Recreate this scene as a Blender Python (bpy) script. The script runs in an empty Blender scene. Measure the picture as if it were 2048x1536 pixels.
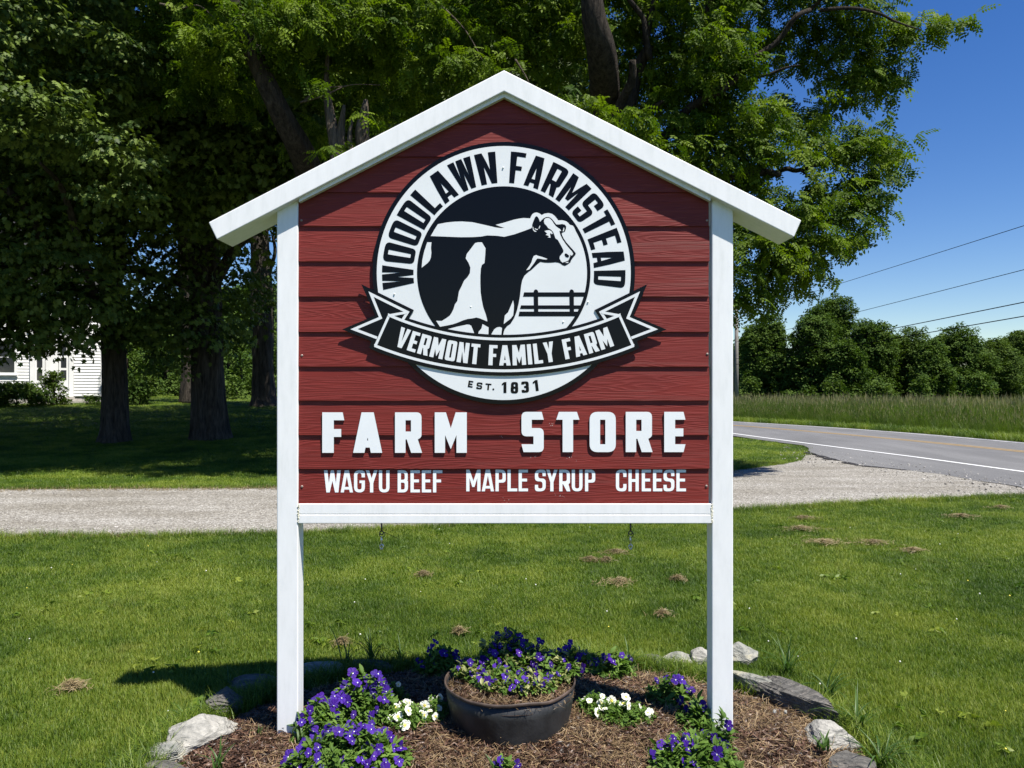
import bpy, bmesh, math, random
import numpy as np
from mathutils import Vector, Matrix, Euler, noise
from mathutils.geometry import tessellate_polygon

SC = bpy.context.scene
COL = SC.collection
R = math.radians

# ------------------------------------------------------------------ camera, sky, sun, exposure
CH = 1.75                      # height of the lens over the lawn
FP = 1538.0                    # focal length in pixels of the 2048 px wide photograph
cam = bpy.data.cameras.new('camera')
cam.sensor_width = 36.0
cam.lens = 36.0 * FP / 2048.0
cam.clip_start = 0.05
cam.clip_end = 3000
cam_o = bpy.data.objects.new('camera', cam)
cam_o.location = (0, 0, CH)
cam_o.rotation_euler = (R(90), 0, 0)
COL.objects.link(cam_o)
SC.camera = cam_o

SUN_DIR = Vector((1.12, -1.0, 3.2)).normalized()      # towards the sun
sun_el = math.asin(SUN_DIR.z)
sun_az = math.atan2(SUN_DIR.x, SUN_DIR.y)
world = bpy.data.worlds.new('World')
SC.world = world
world.use_nodes = True
wn = world.node_tree
wn.nodes.clear()
w_out = wn.nodes.new('ShaderNodeOutputWorld')
w_bg = wn.nodes.new('ShaderNodeBackground')
w_sky = wn.nodes.new('ShaderNodeTexSky')
w_sky.sky_type = 'NISHITA'
w_sky.sun_disc = False
w_sky.sun_elevation = sun_el
w_sky.sun_rotation = sun_az
w_sky.air_density = 1.0
w_sky.dust_density = 0.0
w_sky.ozone_density = 3.0
w_sky.altitude = 200
w_hs = wn.nodes.new('ShaderNodeHueSaturation')
w_hs.inputs['Saturation'].default_value = 1.32
w_hs.inputs['Value'].default_value = 1.13
w_hs.inputs['Hue'].default_value = 0.514
w_bg.inputs['Strength'].default_value = 0.061
wn.links.new(w_sky.outputs[0], w_hs.inputs['Color'])
wn.links.new(w_hs.outputs[0], w_bg.inputs['Color'])
wn.links.new(w_bg.outputs[0], w_out.inputs['Surface'])

sl = bpy.data.lights.new('sun', 'SUN')
sl.energy = 5.0
sl.angle = R(0.55)
sl.color = (1.0, 0.945, 0.86)
so = bpy.data.objects.new('sun', sl)
so.rotation_euler = (-SUN_DIR).to_track_quat('-Z', 'Y').to_euler()
so.location = (10, -10, 30)
COL.objects.link(so)

SC.view_settings.view_transform = 'Standard'
SC.view_settings.look = 'None'
SC.view_settings.exposure = 0.93
SC.view_settings.gamma = 1.0
SC.view_settings.use_curve_mapping = False
SC.cycles.max_bounces = 5
SC.cycles.diffuse_bounces = 2
SC.cycles.glossy_bounces = 2
SC.cycles.transmission_bounces = 2
SC.cycles.transparent_max_bounces = 8

# ------------------------------------------------------------------ helpers
def tag(o, label=None, cat=None, group=None, kind=None):
    if label: o['label'] = label
    if cat: o['category'] = cat
    if group: o['group'] = group
    if kind: o['kind'] = kind
    return o

def empty(name, loc=(0, 0, 0), rz=0.0, label=None, cat=None, group=None):
    o = bpy.data.objects.new(name, None)
    o.empty_display_size = 0.1
    o.location = loc
    o.rotation_euler = (0, 0, rz)
    COL.objects.link(o)
    return tag(o, label, cat, group)

def link(name, me, parent=None, mats=None):
    o = bpy.data.objects.new(name, me)
    COL.objects.link(o)
    if parent is not None:
        o.parent = parent
    if mats is not None:
        if not isinstance(mats, (list, tuple)): mats = [mats]
        if len(me.materials) == 0:
            for m in mats: me.materials.append(m)
    return o

def mesh(name, verts, faces, smooth=False, mi=None):
    me = bpy.data.meshes.new(name)
    if isinstance(faces, np.ndarray):
        verts = np.asarray(verts, dtype=np.float32)
        k = faces.shape[1]; n = faces.shape[0]
        me.vertices.add(len(verts)); me.vertices.foreach_set('co', verts.ravel())
        me.loops.add(n * k); me.loops.foreach_set('vertex_index', faces.astype(np.int32).ravel())
        me.polygons.add(n)
        me.polygons.foreach_set('loop_start', np.arange(0, n * k, k, dtype=np.int32))
        me.polygons.foreach_set('loop_total', np.full(n, k, dtype=np.int32))
        me.update(calc_edges=True)
    else:
        me.from_pydata([tuple(v) for v in verts], [], faces)
    if mi is not None:
        me.polygons.foreach_set('material_index', np.asarray(mi, dtype=np.int32))
    if smooth:
        me.polygons.foreach_set('use_smooth', np.ones(len(me.polygons), dtype=bool))
    me.update()
    return me

def bm_mesh(name, bm, smooth=False):
    me = bpy.data.meshes.new(name)
    bm.to_mesh(me); bm.free()
    if smooth:
        me.polygons.foreach_set('use_smooth', np.ones(len(me.polygons), dtype=bool))
    return me

def box_bm(bm, x0, x1, y0, y1, z0, z1, bevel=0.0, seg=2):
    r = bmesh.ops.create_cube(bm, size=1.0)
    vs = r['verts']
    for v in vs:
        v.co = Vector(((x0 + x1) / 2 + v.co.x * (x1 - x0), (y0 + y1) / 2 + v.co.y * (y1 - y0), (z0 + z1) / 2 + v.co.z * (z1 - z0)))
    if bevel > 0:
        es = list({e for v in vs for e in v.link_edges})
        bmesh.ops.bevel(bm, geom=es, offset=bevel, segments=seg, affect='EDGES', profile=0.5)

def box(name, x0, x1, y0, y1, z0, z1, mat, parent=None, bevel=0.0, seg=2):
    bm = bmesh.new(); box_bm(bm, x0, x1, y0, y1, z0, z1, bevel, seg)
    return link(name, bm_mesh(name, bm), parent, mat)

def tube_arrays(pts, rad, sides=8, cap=True, noise_amp=0.0, seed=0, ridges=0):
    pts = [Vector(p) for p in pts]
    V = []; F = []
    n = len(pts)
    prev = None
    for i, p in enumerate(pts):
        d = (pts[min(i + 1, n - 1)] - pts[max(i - 1, 0)])
        d = d.normalized() if d.length > 1e-9 else Vector((0, 0, 1))
        if prev is None:
            a = d.orthogonal().normalized()
        else:
            a = prev - d * prev.dot(d)
            a = a.normalized() if a.length > 1e-6 else d.orthogonal().normalized()
        prev = a
        b = d.cross(a)
        for k in range(sides):
            t = 2 * math.pi * k / sides
            r = rad[i]
            if noise_amp:
                q = Vector((math.cos(t) * 2.2 + seed, math.sin(t) * 2.2, p.z * 0.35))
                r *= 1 + noise_amp * noise.noise(q)
                if ridges:
                    r *= 1 + 0.05 * noise.noise(Vector((math.cos(t) * ridges + seed, math.sin(t) * ridges, p.z * 0.9)))
            V.append(p + (a * math.cos(t) + b * math.sin(t)) * r)
    for i in range(n - 1):
        for k in range(sides):
            k2 = (k + 1) % sides
            F.append((i * sides + k, i * sides + k2, (i + 1) * sides + k2, (i + 1) * sides + k))
    if cap:
        F.append(tuple(range(sides - 1, -1, -1)))
        F.append(tuple((n - 1) * sides + k for k in range(sides)))
    return V, F

def tube(name, pts, rad, mat, parent=None, sides=8, smooth=True, **kw):
    if not isinstance(rad, (list, tuple, np.ndarray)): rad = [rad] * len(pts)
    V, F = tube_arrays(pts, rad, sides, **kw)
    return link(name, mesh(name, V, F, smooth), parent, mat)

def smooth_path(pts, n=6):
    pts = [Vector(p) for p in pts]
    out = []
    P = [pts[0] * 2 - pts[1]] + pts + [pts[-1] * 2 - pts[-2]]
    for i in range(1, len(P) - 2):
        for k in range(n):
            t = k / n
            a, b, c, d = P[i - 1], P[i], P[i + 1], P[i + 2]
            out.append(0.5 * ((2 * b) + (c - a) * t + (2 * a - 5 * b + 4 * c - d) * t * t + (3 * b - a - 3 * c + d) * t ** 3))
    out.append(pts[-1])
    return out

def lerp_list(vals, n):
    xs = np.linspace(0, len(vals) - 1, n)
    return list(np.interp(xs, range(len(vals)), vals))

# terrain ---------------------------------------------------------
def sstep(t):
    t = np.clip(t, 0, 1)
    return t * t * (3 - 2 * t)

def TH(x, y):
    x = np.asarray(x, dtype=float); y = np.asarray(y, dtype=float)
    d = np.maximum(0, y - 18)
    left = 0.03 * np.minimum(d, 30) + 0.004 * np.maximum(0, d - 30)
    right = -0.009 * np.minimum(d, 120)
    t = sstep((x + 6) / 10.0)
    return left * (1 - t) + right * t

def P(px, py, Y):
    """world point seen at photo pixel (px,py) on the upright plane at distance Y"""
    return Vector(((px - 1024) * Y / FP, Y, CH - (py - 768) * Y / FP))

def G(px, py, dz=0.0):
    """world point of the terrain seen at photo pixel"""
    D = 20.0
    for _ in range(60):
        x = (px - 1024) * D / FP
        D2 = (CH - float(TH(x, D)) - dz) * FP / (py - 768.0)
        D = 0.5 * D + 0.5 * D2
    x = (px - 1024) * D / FP
    return Vector((x, D, float(TH(x, D)) + dz))

BED_C = (0.04, 3.50); BED_R = (1.68, 1.30)
def MH(x, y):
    """height of the mulch mound"""
    r2 = ((np.asarray(x) - BED_C[0]) / BED_R[0]) ** 2 + ((np.asarray(y) - BED_C[1]) / BED_R[1]) ** 2
    return -0.06 + 0.13 * np.sqrt(np.clip(1.06 - r2 ** 2, 0, 2)) - 0.12 * np.clip(3.74 - np.asarray(y), 0, .6)

def inpoly(x, y, poly):
    x = np.asarray(x); y = np.asarray(y)
    c = np.zeros(x.shape, dtype=bool)
    n = len(poly)
    for i in range(n):
        x0, y0 = poly[i]; x1, y1 = poly[(i + 1) % n]
        if y0 == y1: continue
        k = ((y0 > y) != (y1 > y)) & (x < (x1 - x0) * (y - y0) / (y1 - y0) + x0)
        c ^= k
    return c

# geometry-node scatter of small templates (leaves, grass, pebbles: nobody could count them)
def template(name, V, F, mats, smooth=False, mi=None):
    me = mesh(name, V, F, smooth, mi)
    for m in (mats if isinstance(mats, (list, tuple)) else [mats]): me.materials.append(m)
    return bpy.data.objects.new(name, me)

def scatter(name, pts, rot, scl, templates, parent=None, seed=0):
    pts = np.asarray(pts, dtype=np.float32); n = len(pts)
    rs = np.random.RandomState(seed)
    me = bpy.data.meshes.new(name)
    me.vertices.add(n); me.vertices.foreach_set('co', pts.ravel())
    a = me.attributes.new('rot', 'FLOAT_VECTOR', 'POINT'); a.data.foreach_set('vector', np.asarray(rot, dtype=np.float32).ravel())
    scl = np.asarray(scl, dtype=np.float32)
    if scl.ndim == 1: scl = np.repeat(scl[:, None], 3, axis=1)
    a = me.attributes.new('scl', 'FLOAT_VECTOR', 'POINT'); a.data.foreach_set('vector', scl.ravel())
    a = me.attributes.new('idx', 'INT', 'POINT'); a.data.foreach_set('value', rs.randint(0, len(templates), n).astype(np.int32))
    me.update()
    o = link(name, me, parent)
    o['kind'] = 'stuff'
    ng = bpy.data.node_groups.new(name, 'GeometryNodeTree')
    ng.interface.new_socket(name='Geometry', in_out='INPUT', socket_type='NodeSocketGeometry')
    ng.interface.new_socket(name='Geometry', in_out='OUTPUT', socket_type='NodeSocketGeometry')
    N = ng.nodes; L = ng.links
    gi = N.new('NodeGroupInput'); go = N.new('NodeGroupOutput')
    ip = N.new('GeometryNodeInstanceOnPoints')
    L.new(gi.outputs[0], ip.inputs['Points'])
    jo = N.new('GeometryNodeJoinGeometry')
    for t in templates:
        oi = N.new('GeometryNodeObjectInfo')
        oi.inputs['Object'].default_value = t
        oi.inputs['As Instance'].default_value = True
        L.new(oi.outputs['Geometry'], jo.inputs[0])
    L.new(jo.outputs[0], ip.inputs['Instance'])
    ip.inputs['Pick Instance'].default_value = True
    def attr(nm, ty):
        q = N.new('GeometryNodeInputNamedAttribute'); q.data_type = ty; q.inputs['Name'].default_value = nm
        return q.outputs['Attribute']
    L.new(attr('idx', 'INT'), ip.inputs['Instance Index'])
    e2r = N.new('FunctionNodeEulerToRotation')
    L.new(attr('rot', 'FLOAT_VECTOR'), e2r.inputs[0])
    L.new(e2r.outputs[0], ip.inputs['Rotation'])
    L.new(attr('scl', 'FLOAT_VECTOR'), ip.inputs['Scale'])
    L.new(ip.outputs[0], go.inputs[0])
    md = o.modifiers.new('scatter', 'NODES'); md.node_group = ng
    return o

# ------------------------------------------------------------------ materials
def newmat(name):
    m = bpy.data.materials.new(name); m.use_nodes = True
    nt = m.node_tree; nt.nodes.clear()
    out = nt.nodes.new('ShaderNodeOutputMaterial')
    b = nt.nodes.new('ShaderNodeBsdfPrincipled')
    nt.links.new(b.outputs[0], out.inputs[0])
    return m, nt, b, out

def c4(c): return (c[0], c[1], c[2], 1.0)

def coords(nt, scale=(1, 1, 1), kind='Object', rot=(0, 0, 0)):
    if kind == 'World':
        g = nt.nodes.new('ShaderNodeNewGeometry'); o = g.outputs['Position']
    else:
        t = nt.nodes.new('ShaderNodeTexCoord'); o = t.outputs[kind]
    mp = nt.nodes.new('ShaderNodeMapping')
    mp.inputs['Scale'].default_value = scale
    mp.inputs['Rotation'].default_value = rot
    nt.links.new(o, mp.inputs['Vector'])
    return mp.outputs[0]

def noi(nt, vec, scale=5.0, detail=4.0, rough=0.55, dist=0.0):
    n = nt.nodes.new('ShaderNodeTexNoise')
    n.inputs['Scale'].default_value = scale; n.inputs['Detail'].default_value = detail
    n.inputs['Roughness'].default_value = rough; n.inputs['Distortion'].default_value = dist
    nt.links.new(vec, n.inputs['Vector'])
    return n.outputs['Fac']

def ramp(nt, fac, stops, interp='LINEAR'):
    r = nt.nodes.new('ShaderNodeValToRGB')
    r.color_ramp.interpolation = interp
    el = r.color_ramp.elements
    while len(el) < len(stops): el.new(0.5)
    for e, (p, c) in zip(el, stops):
        e.position = p; e.color = c4(c)
    nt.links.new(fac, r.inputs[0])
    return r.outputs[0]

def mixc(nt, fac, a, b, mode='MIX'):
    m = nt.nodes.new('ShaderNodeMix'); m.data_type = 'RGBA'; m.blend_type = mode
    for s, v in ((m.inputs[0], fac), (m.inputs[6], a), (m.inputs[7], b)):
        if isinstance(v, (int, float)): s.default_value = v
        elif isinstance(v, (tuple, list)): s.default_value = c4(v)
        else: nt.links.new(v, s)
    return m.outputs[2]

def bump(nt, b, h, strength=0.3, dist=0.01):
    bp = nt.nodes.new('ShaderNodeBump')
    bp.inputs['Strength'].default_value = strength; bp.inputs['Distance'].default_value = dist
    nt.links.new(h, bp.inputs['Height'])
    nt.links.new(bp.outputs[0], b.inputs['Normal'])
    return bp

def math_n(nt, op, a, b=None):
    m = nt.nodes.new('ShaderNodeMath'); m.operation = op
    for s, v in ((m.inputs[0], a), (m.inputs[1], b)):
        if v is None: continue
        if isinstance(v, (int, float)): s.default_value = v
        else: nt.links.new(v, s)
    return m.outputs[0]

def plain(name, col, rough=0.6, spec=0.5, metal=0.0, var=0.0, vscale=8.0, bumps=0.0, bscale=40.0, bdist=0.003):
    m, nt, b, out = newmat(name)
    b.inputs['Roughness'].default_value = rough
    b.inputs['Specular IOR Level'].default_value = spec
    b.inputs['Metallic'].default_value = metal
    v = coords(nt)
    if var > 0:
        f = noi(nt, v, vscale, 5)
        c = ramp(nt, f, [(0.3, tuple(x * (1 - var) for x in col)), (0.7, tuple(min(1, x * (1 + var)) for x in col))])
        nt.links.new(c, b.inputs['Base Color'])
    else:
        b.inputs['Base Color'].default_value = c4(col)
    if bumps > 0:
        bump(nt, b, noi(nt, v, bscale, 6), bumps, bdist)
    return m

def leafmat(name, c1, c2, trans=0.3, tcol=None, rough=0.45, spec=0.35, wscale=1.2, rndmix=0.6):
    """leaf: Principled + Translucent; hue varies from leaf to leaf and softly over the plant"""
    m, nt, b, out = newmat(name)
    b.inputs['Roughness'].default_value = rough
    b.inputs['Specular IOR Level'].default_value = spec
    oi = nt.nodes.new('ShaderNodeObjectInfo')
    f2 = noi(nt, coords(nt, kind='World'), wscale, 3)
    ff = math_n(nt, 'ADD', math_n(nt, 'MULTIPLY', oi.outputs['Random'], rndmix), math_n(nt, 'MULTIPLY', f2, 1 - rndmix))
    c = ramp(nt, ff, [(0.15, c1), (0.8, c2)])
    nt.links.new(c, b.inputs['Base Color'])
    tr = nt.nodes.new('ShaderNodeBsdfTranslucent')
    tc = mixc(nt, 1.0, c, tcol or (1.5, 1.6, 0.6), 'MULTIPLY')
    nt.links.new(tc, tr.inputs['Color'])
    mx = nt.nodes.new('ShaderNodeMixShader'); mx.inputs[0].default_value = trans
    nt.links.new(b.outputs[0], mx.inputs[1]); nt.links.new(tr.outputs[0], mx.inputs[2])
    nt.links.new(mx.outputs[0], out.inputs[0])
    return m

def mat_vinyl():
    m, nt, b, out = newmat('white_vinyl')
    b.inputs['Roughness'].default_value = 0.38
    v = coords(nt, kind='World')
    f = noi(nt, coords(nt, (14, 14, 3), 'World'), 2.0, 6, 0.65)
    c = ramp(nt, f, [(0.30, (0.77, 0.785, 0.785)), (0.5, (0.83, 0.84, 0.845)), (0.7, (0.86, 0.87, 0.875))])
    f2 = noi(nt, v, 95, 3, 0.8)
    sp = ramp(nt, f2, [(0.725, (0, 0, 0)), (0.78, (1, 1, 1))])
    c = mixc(nt, sp, c, (0.33, 0.34, 0.32))
    f3 = noi(nt, coords(nt, (40, 40, 5), 'World'), 3, 4, 0.7)
    st = ramp(nt, f3, [(0.64, (0, 0, 0)), (0.8, (0.4, 0.4, 0.4))])
    c = mixc(nt, st, c, (0.60, 0.61, 0.57))
    nt.links.new(c, b.inputs['Base Color'])
    bump(nt, b, noi(nt, coords(nt, (3, 3, 1), 'World'), 3, 2), 0.25, 0.004)
    return m

def mat_siding():
    m, nt, b, out = newmat('red_siding_paint')
    b.inputs['Roughness'].default_value = 0.55
    b.inputs['Specular IOR Level'].default_value = 0.3
    oi = nt.nodes.new('ShaderNodeObjectInfo')
    tc = nt.nodes.new('ShaderNodeTexCoord')
    off = nt.nodes.new('ShaderNodeVectorMath'); off.operation = 'ADD'
    cb = nt.nodes.new('ShaderNodeCombineXYZ')
    nt.links.new(math_n(nt, 'MULTIPLY', oi.outputs['Random'], 37.0), cb.inputs[0])
    nt.links.new(math_n(nt, 'MULTIPLY', oi.outputs['Random'], 91.0), cb.inputs[2])
    nt.links.new(tc.outputs['Object'], off.inputs[0]); nt.links.new(cb.outputs[0], off.inputs[1])
    def mp(s):
        q = nt.nodes.new('ShaderNodeMapping'); q.inputs['Scale'].default_value = s
        nt.links.new(off.outputs[0], q.inputs['Vector']); return q.outputs[0]
    # cedar grain: contour lines of a stretched noise field
    fld = noi(nt, mp((0.55, 1, 10.5)), 1.6, 2.5, 0.5, 0.25)
    wv = math_n(nt, 'SINE', math_n(nt, 'MULTIPLY', fld, 125.0))
    wv = math_n(nt, 'ADD', math_n(nt, 'MULTIPLY', wv, 0.5), 0.5)
    wv = math_n(nt, 'POWER', wv, 1.6)
    fine = noi(nt, mp((2.0, 1, 60.0)), 3.0, 4, 0.6)
    amt = noi(nt, mp((1.5, 1, 5.0)), 1.3, 2)
    h = math_n(nt, 'ADD', math_n(nt, 'MULTIPLY', wv, math_n(nt, 'MULTIPLY', amt, 1.3)), math_n(nt, 'MULTIPLY', fine, 0.35))
    bump(nt, b, h, 0.42, 0.0022)
    base = noi(nt, mp((1.2, 1, 4)), 2.0, 4)
    c = ramp(nt, base, [(0.3, (0.138, 0.0155, 0.0120)), (0.7, (0.180, 0.0210, 0.0155))])
    c = mixc(nt, math_n(nt, 'MULTIPLY', math_n(nt, 'POWER', wv, 3.0), 0.11), c, (0.36, 0.085, 0.08))
    sc = noi(nt, mp((6, 1, 9)), 6.0, 5, 0.7)
    scm = ramp(nt, sc, [(0.735, (0, 0, 0)), (0.76, (0.6, 0.6, 0.6))])
    c = mixc(nt, scm, c, (0.35, 0.14, 0.13))
    nt.links.new(c, b.inputs['Base Color'])
    return m

def mat_bark(name, c1, c2, sx=7.0, sz=1.1):
    m, nt, b, out = newmat(name)
    b.inputs['Roughness'].default_value = 0.95
    b.inputs['Specular IOR Level'].default_value = 0.15
    v = coords(nt, (sx, sx, sz))
    f = noi(nt, v, 1.4, 8, 0.68, 0.5)
    f2 = noi(nt, coords(nt, (sx * 3, sx * 3, sz * 2)), 2.0, 4)
    h = math_n(nt, 'ADD', f, math_n(nt, 'MULTIPLY', f2, 0.35))
    c = ramp(nt, h, [(0.5, c1), (0.9, c2)])
    nt.links.new(c, b.inputs['Base Color'])
    bump(nt, b, h, 1.0, 0.09)
    return m

def mat_grassblade(name, c1, c2, c3, patch=0.55):
    m, nt, b, out = newmat(name)
    b.inputs['Roughness'].default_value = 0.5
    b.inputs['Specular IOR Level'].default_value = 0.3
    oi = nt.nodes.new('ShaderNodeObjectInfo')
    big = noi(nt, coords(nt, (1, 1, 0.01), 'World'), patch, 5, 0.65)
    sm = noi(nt, coords(nt, (1, 1, 0.01), 'World'), 60, 2, 0.6)
    f = math_n(nt, 'ADD', math_n(nt, 'MULTIPLY', big, 0.65), math_n(nt, 'MULTIPLY', sm, 0.35))
    f = math_n(nt, 'ADD', f, math_n(nt, 'MULTIPLY', math_n(nt, 'SUBTRACT', oi.outputs['Random'], 0.5), 0.16))
    c = ramp(nt, f, [(0.40, c1), (0.50, c2), (0.61, c3)])
    wn_ = noi(nt, coords(nt, (1, 1, 0.01), 'World'), 1.7, 6, 0.7)
    c = mixc(nt, ramp(nt, wn_, [(0.60, (0, 0, 0)), (0.74, (0.5, 0.5, 0.5))]), c, (0.24, 0.225, 0.06))
    nt.links.new(c, b.inputs['Base Color'])
    tr = nt.nodes.new('ShaderNodeBsdfTranslucent')
    nt.links.new(mixc(nt, 1.0, c, (1.3, 1.4, 0.6), 'MULTIPLY'), tr.inputs['Color'])
    mx = nt.nodes.new('ShaderNodeMixShader'); mx.inputs[0].default_value = 0.35
    nt.links.new(b.outputs[0], mx.inputs[1]); nt.links.new(tr.outputs[0], mx.inputs[2])
    nt.links.new(mx.outputs[0], out.inputs[0])
    return m

def mat_ground():
    m, nt, b, out = newmat('lawn_soil')
    b.inputs['Roughness'].default_value = 0.95
    b.inputs['Specular IOR Level'].default_value = 0.1
    v = coords(nt, kind='World')
    f = noi(nt, v, 0.5, 6, 0.65)
    g = noi(nt, v, 28, 5, 0.7)
    c = ramp(nt, f, [(0.35, (0.030, 0.055, 0.010)), (0.65, (0.060, 0.085, 0.014))])
    c = mixc(nt, ramp(nt, g, [(0.45, (0, 0, 0)), (0.75, (1, 1, 1))]), c, (0.03, 0.035, 0.010))
    nt.links.new(c, b.inputs['Base Color'])
    bump(nt, b, g, 0.8, 0.03)
    return m

def mat_gravel():
    m, nt, b, out = newmat('gravel')
    b.inputs['Roughness'].default_value = 0.9
    b.inputs['Specular IOR Level'].default_value = 0.2
    v = coords(nt, kind='World')
    vo = nt.nodes.new('ShaderNodeTexVoronoi'); vo.inputs['Scale'].default_value = 62
    nt.links.new(v, vo.inputs['Vector'])
    bw = nt.nodes.new('ShaderNodeSeparateColor'); nt.links.new(vo.outputs['Color'], bw.inputs[0])
    f = noi(nt, coords(nt, (0.5, 1.6, 1), 'World', (0, 0, R(-8))), 1.0, 5, 0.6)
    c = ramp(nt, bw.outputs[0], [(0.0, (0.115, 0.106, 0.092)), (0.5, (0.262, 0.250, 0.222)), (0.90, (0.36, 0.345, 0.312)), (1.0, (0.6, 0.59, 0.56))])
    c2 = ramp(nt, f, [(0.35, (0.80, 0.78, 0.74)), (0.65, (1.15, 1.15, 1.16))])
    c = mixc(nt, 1.0, c, c2, 'MULTIPLY')
    nt.links.new(c, b.inputs['Base Color'])
    h = math_n(nt, 'MULTIPLY', vo.outputs['Distance'], -1.0)
    bump(nt, b, h, 0.9, 0.02)
    return m

def mat_asphalt():
    m, nt, b, out = newmat('asphalt')
    b.inputs['Roughness'].default_value = 0.85
    v = coords(nt, kind='World')
    f = noi(nt, v, 160, 3, 0.7)
    f2 = noi(nt, coords(nt, (1.2, 0.25, 1), 'World', (0, 0, R(-16))), 0.9, 5, 0.6)
    c = ramp(nt, f, [(0.35, (0.084, 0.084, 0.085)), (0.65, (0.150, 0.150, 0.150))])
    c = mixc(nt, 1.0, c, ramp(nt, f2, [(0.35, (0.80, 0.80, 0.80)), (0.65, (1.15, 1.15, 1.15))]), 'MULTIPLY')
    nt.links.new(c, b.inputs['Base Color'])
    bump(nt, b, f, 0.5, 0.006)
    return m

def mat_mulch():
    m, nt, b, out = newmat('mulch')
    b.inputs['Roughness'].default_value = 0.95
    b.inputs['Specular IOR Level'].default_value = 0.15
    v = coords(nt, kind='World')
    f = noi(nt, v, 26, 8, 0.75, 1.2)
    g = noi(nt, v, 6, 4, 0.6)
    c = ramp(nt, f, [(0.35, (0.012, 0.008, 0.006)), (0.52, (0.060, 0.033, 0.022)), (0.68, (0.14, 0.085, 0.055))])
    c = mixc(nt, math_n(nt, 'MULTIPLY', g, 0.5), c, (0.10, 0.065, 0.04))
    nt.links.new(c, b.inputs['Base Color'])
    bump(nt, b, f, 1.0, 0.03)
    return m

def mat_stone(name, c1, c2, c3, stretch=(2, 2, 9), rot=(0.3, 0.2, 0)):
    m, nt, b, out = newmat(name)
    b.inputs['Roughness'].default_value = 0.85
    b.inputs['Specular IOR Level'].default_value = 0.25
    v = coords(nt, stretch, 'Object', rot)
    f = noi(nt, v, 2.6, 8, 0.65, 0.8)
    g = noi(nt, coords(nt), 30, 6, 0.7)
    c = ramp(nt, f, [(0.32, c1), (0.5, c2), (0.68, c3)])
    c = mixc(nt, ramp(nt, g, [(0.35, (0.35, 0.35, 0.35)), (0.6, (0, 0, 0))]), c, tuple(x * 0.45 for x in c1))
    nt.links.new(c, b.inputs['Base Color'])
    h = math_n(nt, 'ADD', f, math_n(nt, 'MULTIPLY', g, 0.25))
    bump(nt, b, h, 1.0, 0.03)
    return m

M = {}
M['vinyl'] = mat_vinyl()
M['red'] = mat_siding()
M['print_white'] = plain('emblem_white_print', (0.77, 0.80, 0.81), 0.32, 0.5, var=0.03, vscale=5)
M['print_black'] = plain('emblem_black_print', (0.0035, 0.0038, 0.005), 0.22, 0.2)
M['letter_white'] = plain('letter_white', (0.82, 0.85, 0.87), 0.35, 0.5, var=0.02)
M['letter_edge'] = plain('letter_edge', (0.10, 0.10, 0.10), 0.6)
M['bark'] = mat_bark('bark_maple', (0.018, 0.015, 0.012), (0.105, 0.09, 0.075))
M['bark_dark'] = mat_bark('bark_locust', (0.012, 0.010, 0.009), (0.075, 0.062, 0.05), 9, 1.5)
M['bark_dead'] = mat_bark('bark_dead', (0.03, 0.024, 0.019), (0.26, 0.21, 0.165), 14, 1.0)
M['ground'] = mat_ground()
M['gravel'] = mat_gravel()
M['asphalt'] = mat_asphalt()
M['mulch'] = mat_mulch()
M['line_white'] = plain('road_paint_white', (0.55, 0.56, 0.56), 0.7, var=0.15, vscale=20)
M['line_yellow'] = plain('road_paint_yellow', (0.34, 0.225, 0.08), 0.7, var=0.15, vscale=20)
M['grass'] = mat_grassblade('grass_blades', (0.040, 0.085, 0.008), (0.100, 0.166, 0.013), (0.220, 0.265, 0.038))
M['tall_grass'] = leafmat('tall_grass', (0.050, 0.092, 0.014), (0.12, 0.185, 0.032), 0.45, wscale=0.3)
M['seed_head'] = leafmat('seed_heads', (0.16, 0.15, 0.07), (0.27, 0.25, 0.13), 0.3, wscale=0.5)
M['maple'] = leafmat('maple_leaves', (0.020, 0.046, 0.007), (0.135, 0.190, 0.036), 0.20, (1.3, 1.4, 0.4), rough=0.55, spec=0.2)
M['locust'] = leafmat('locust_leaves', (0.028, 0.066, 0.006), (0.128, 0.188, 0.011), 0.34, (1.35, 1.5, 0.4), rough=0.6, spec=0.15)
M['far_leaf'] = leafmat('far_leaves', (0.028, 0.062, 0.010), (0.082, 0.130, 0.022), 0.25, (1.3, 1.4, 0.5), wscale=0.25, rough=.7, spec=.1)
M['far_leaf2'] = leafmat('far_leaves_light', (0.035, 0.068, 0.012), (0.085, 0.13, 0.024), 0.25, (1.3, 1.4, 0.5), wscale=0.3, rough=.7, spec=.1)
M['viola_leaf'] = leafmat('viola_leaves', (0.040, 0.092, 0.012), (0.135, 0.225, 0.040), 0.3, (1.3, 1.5, 0.6), wscale=6, rough=.6, spec=.2)
M['blade'] = leafmat('blade_leaves', (0.030, 0.070, 0.012), (0.075, 0.14, 0.030), 0.3, (1.3, 1.5, 0.6), wscale=4)
M['viola_petal'] = leafmat('viola_petals', (0.026, 0.007, 0.15), (0.068, 0.020, 0.30), 0.25, (1.2, 1.0, 1.4), rough=0.6, spec=0.2, wscale=9)
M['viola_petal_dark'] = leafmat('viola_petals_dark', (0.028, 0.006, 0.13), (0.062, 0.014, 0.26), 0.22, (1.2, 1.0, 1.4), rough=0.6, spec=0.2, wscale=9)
M['viola_face'] = plain('viola_face', (0.060, 0.035, 0.32), 0.6, 0.2)
M['viola_eye'] = plain('viola_eye', (0.80, 0.78, 0.62), 0.6)
M['pet_white'] = leafmat('petunia_petals', (0.74, 0.75, 0.66), (0.84, 0.85, 0.78), 0.25, (1, 1, 0.95), rough=0.6, spec=0.2)
M['pet_yellow'] = plain('petunia_throat', (0.72, 0.62, 0.08), 0.6)
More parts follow.
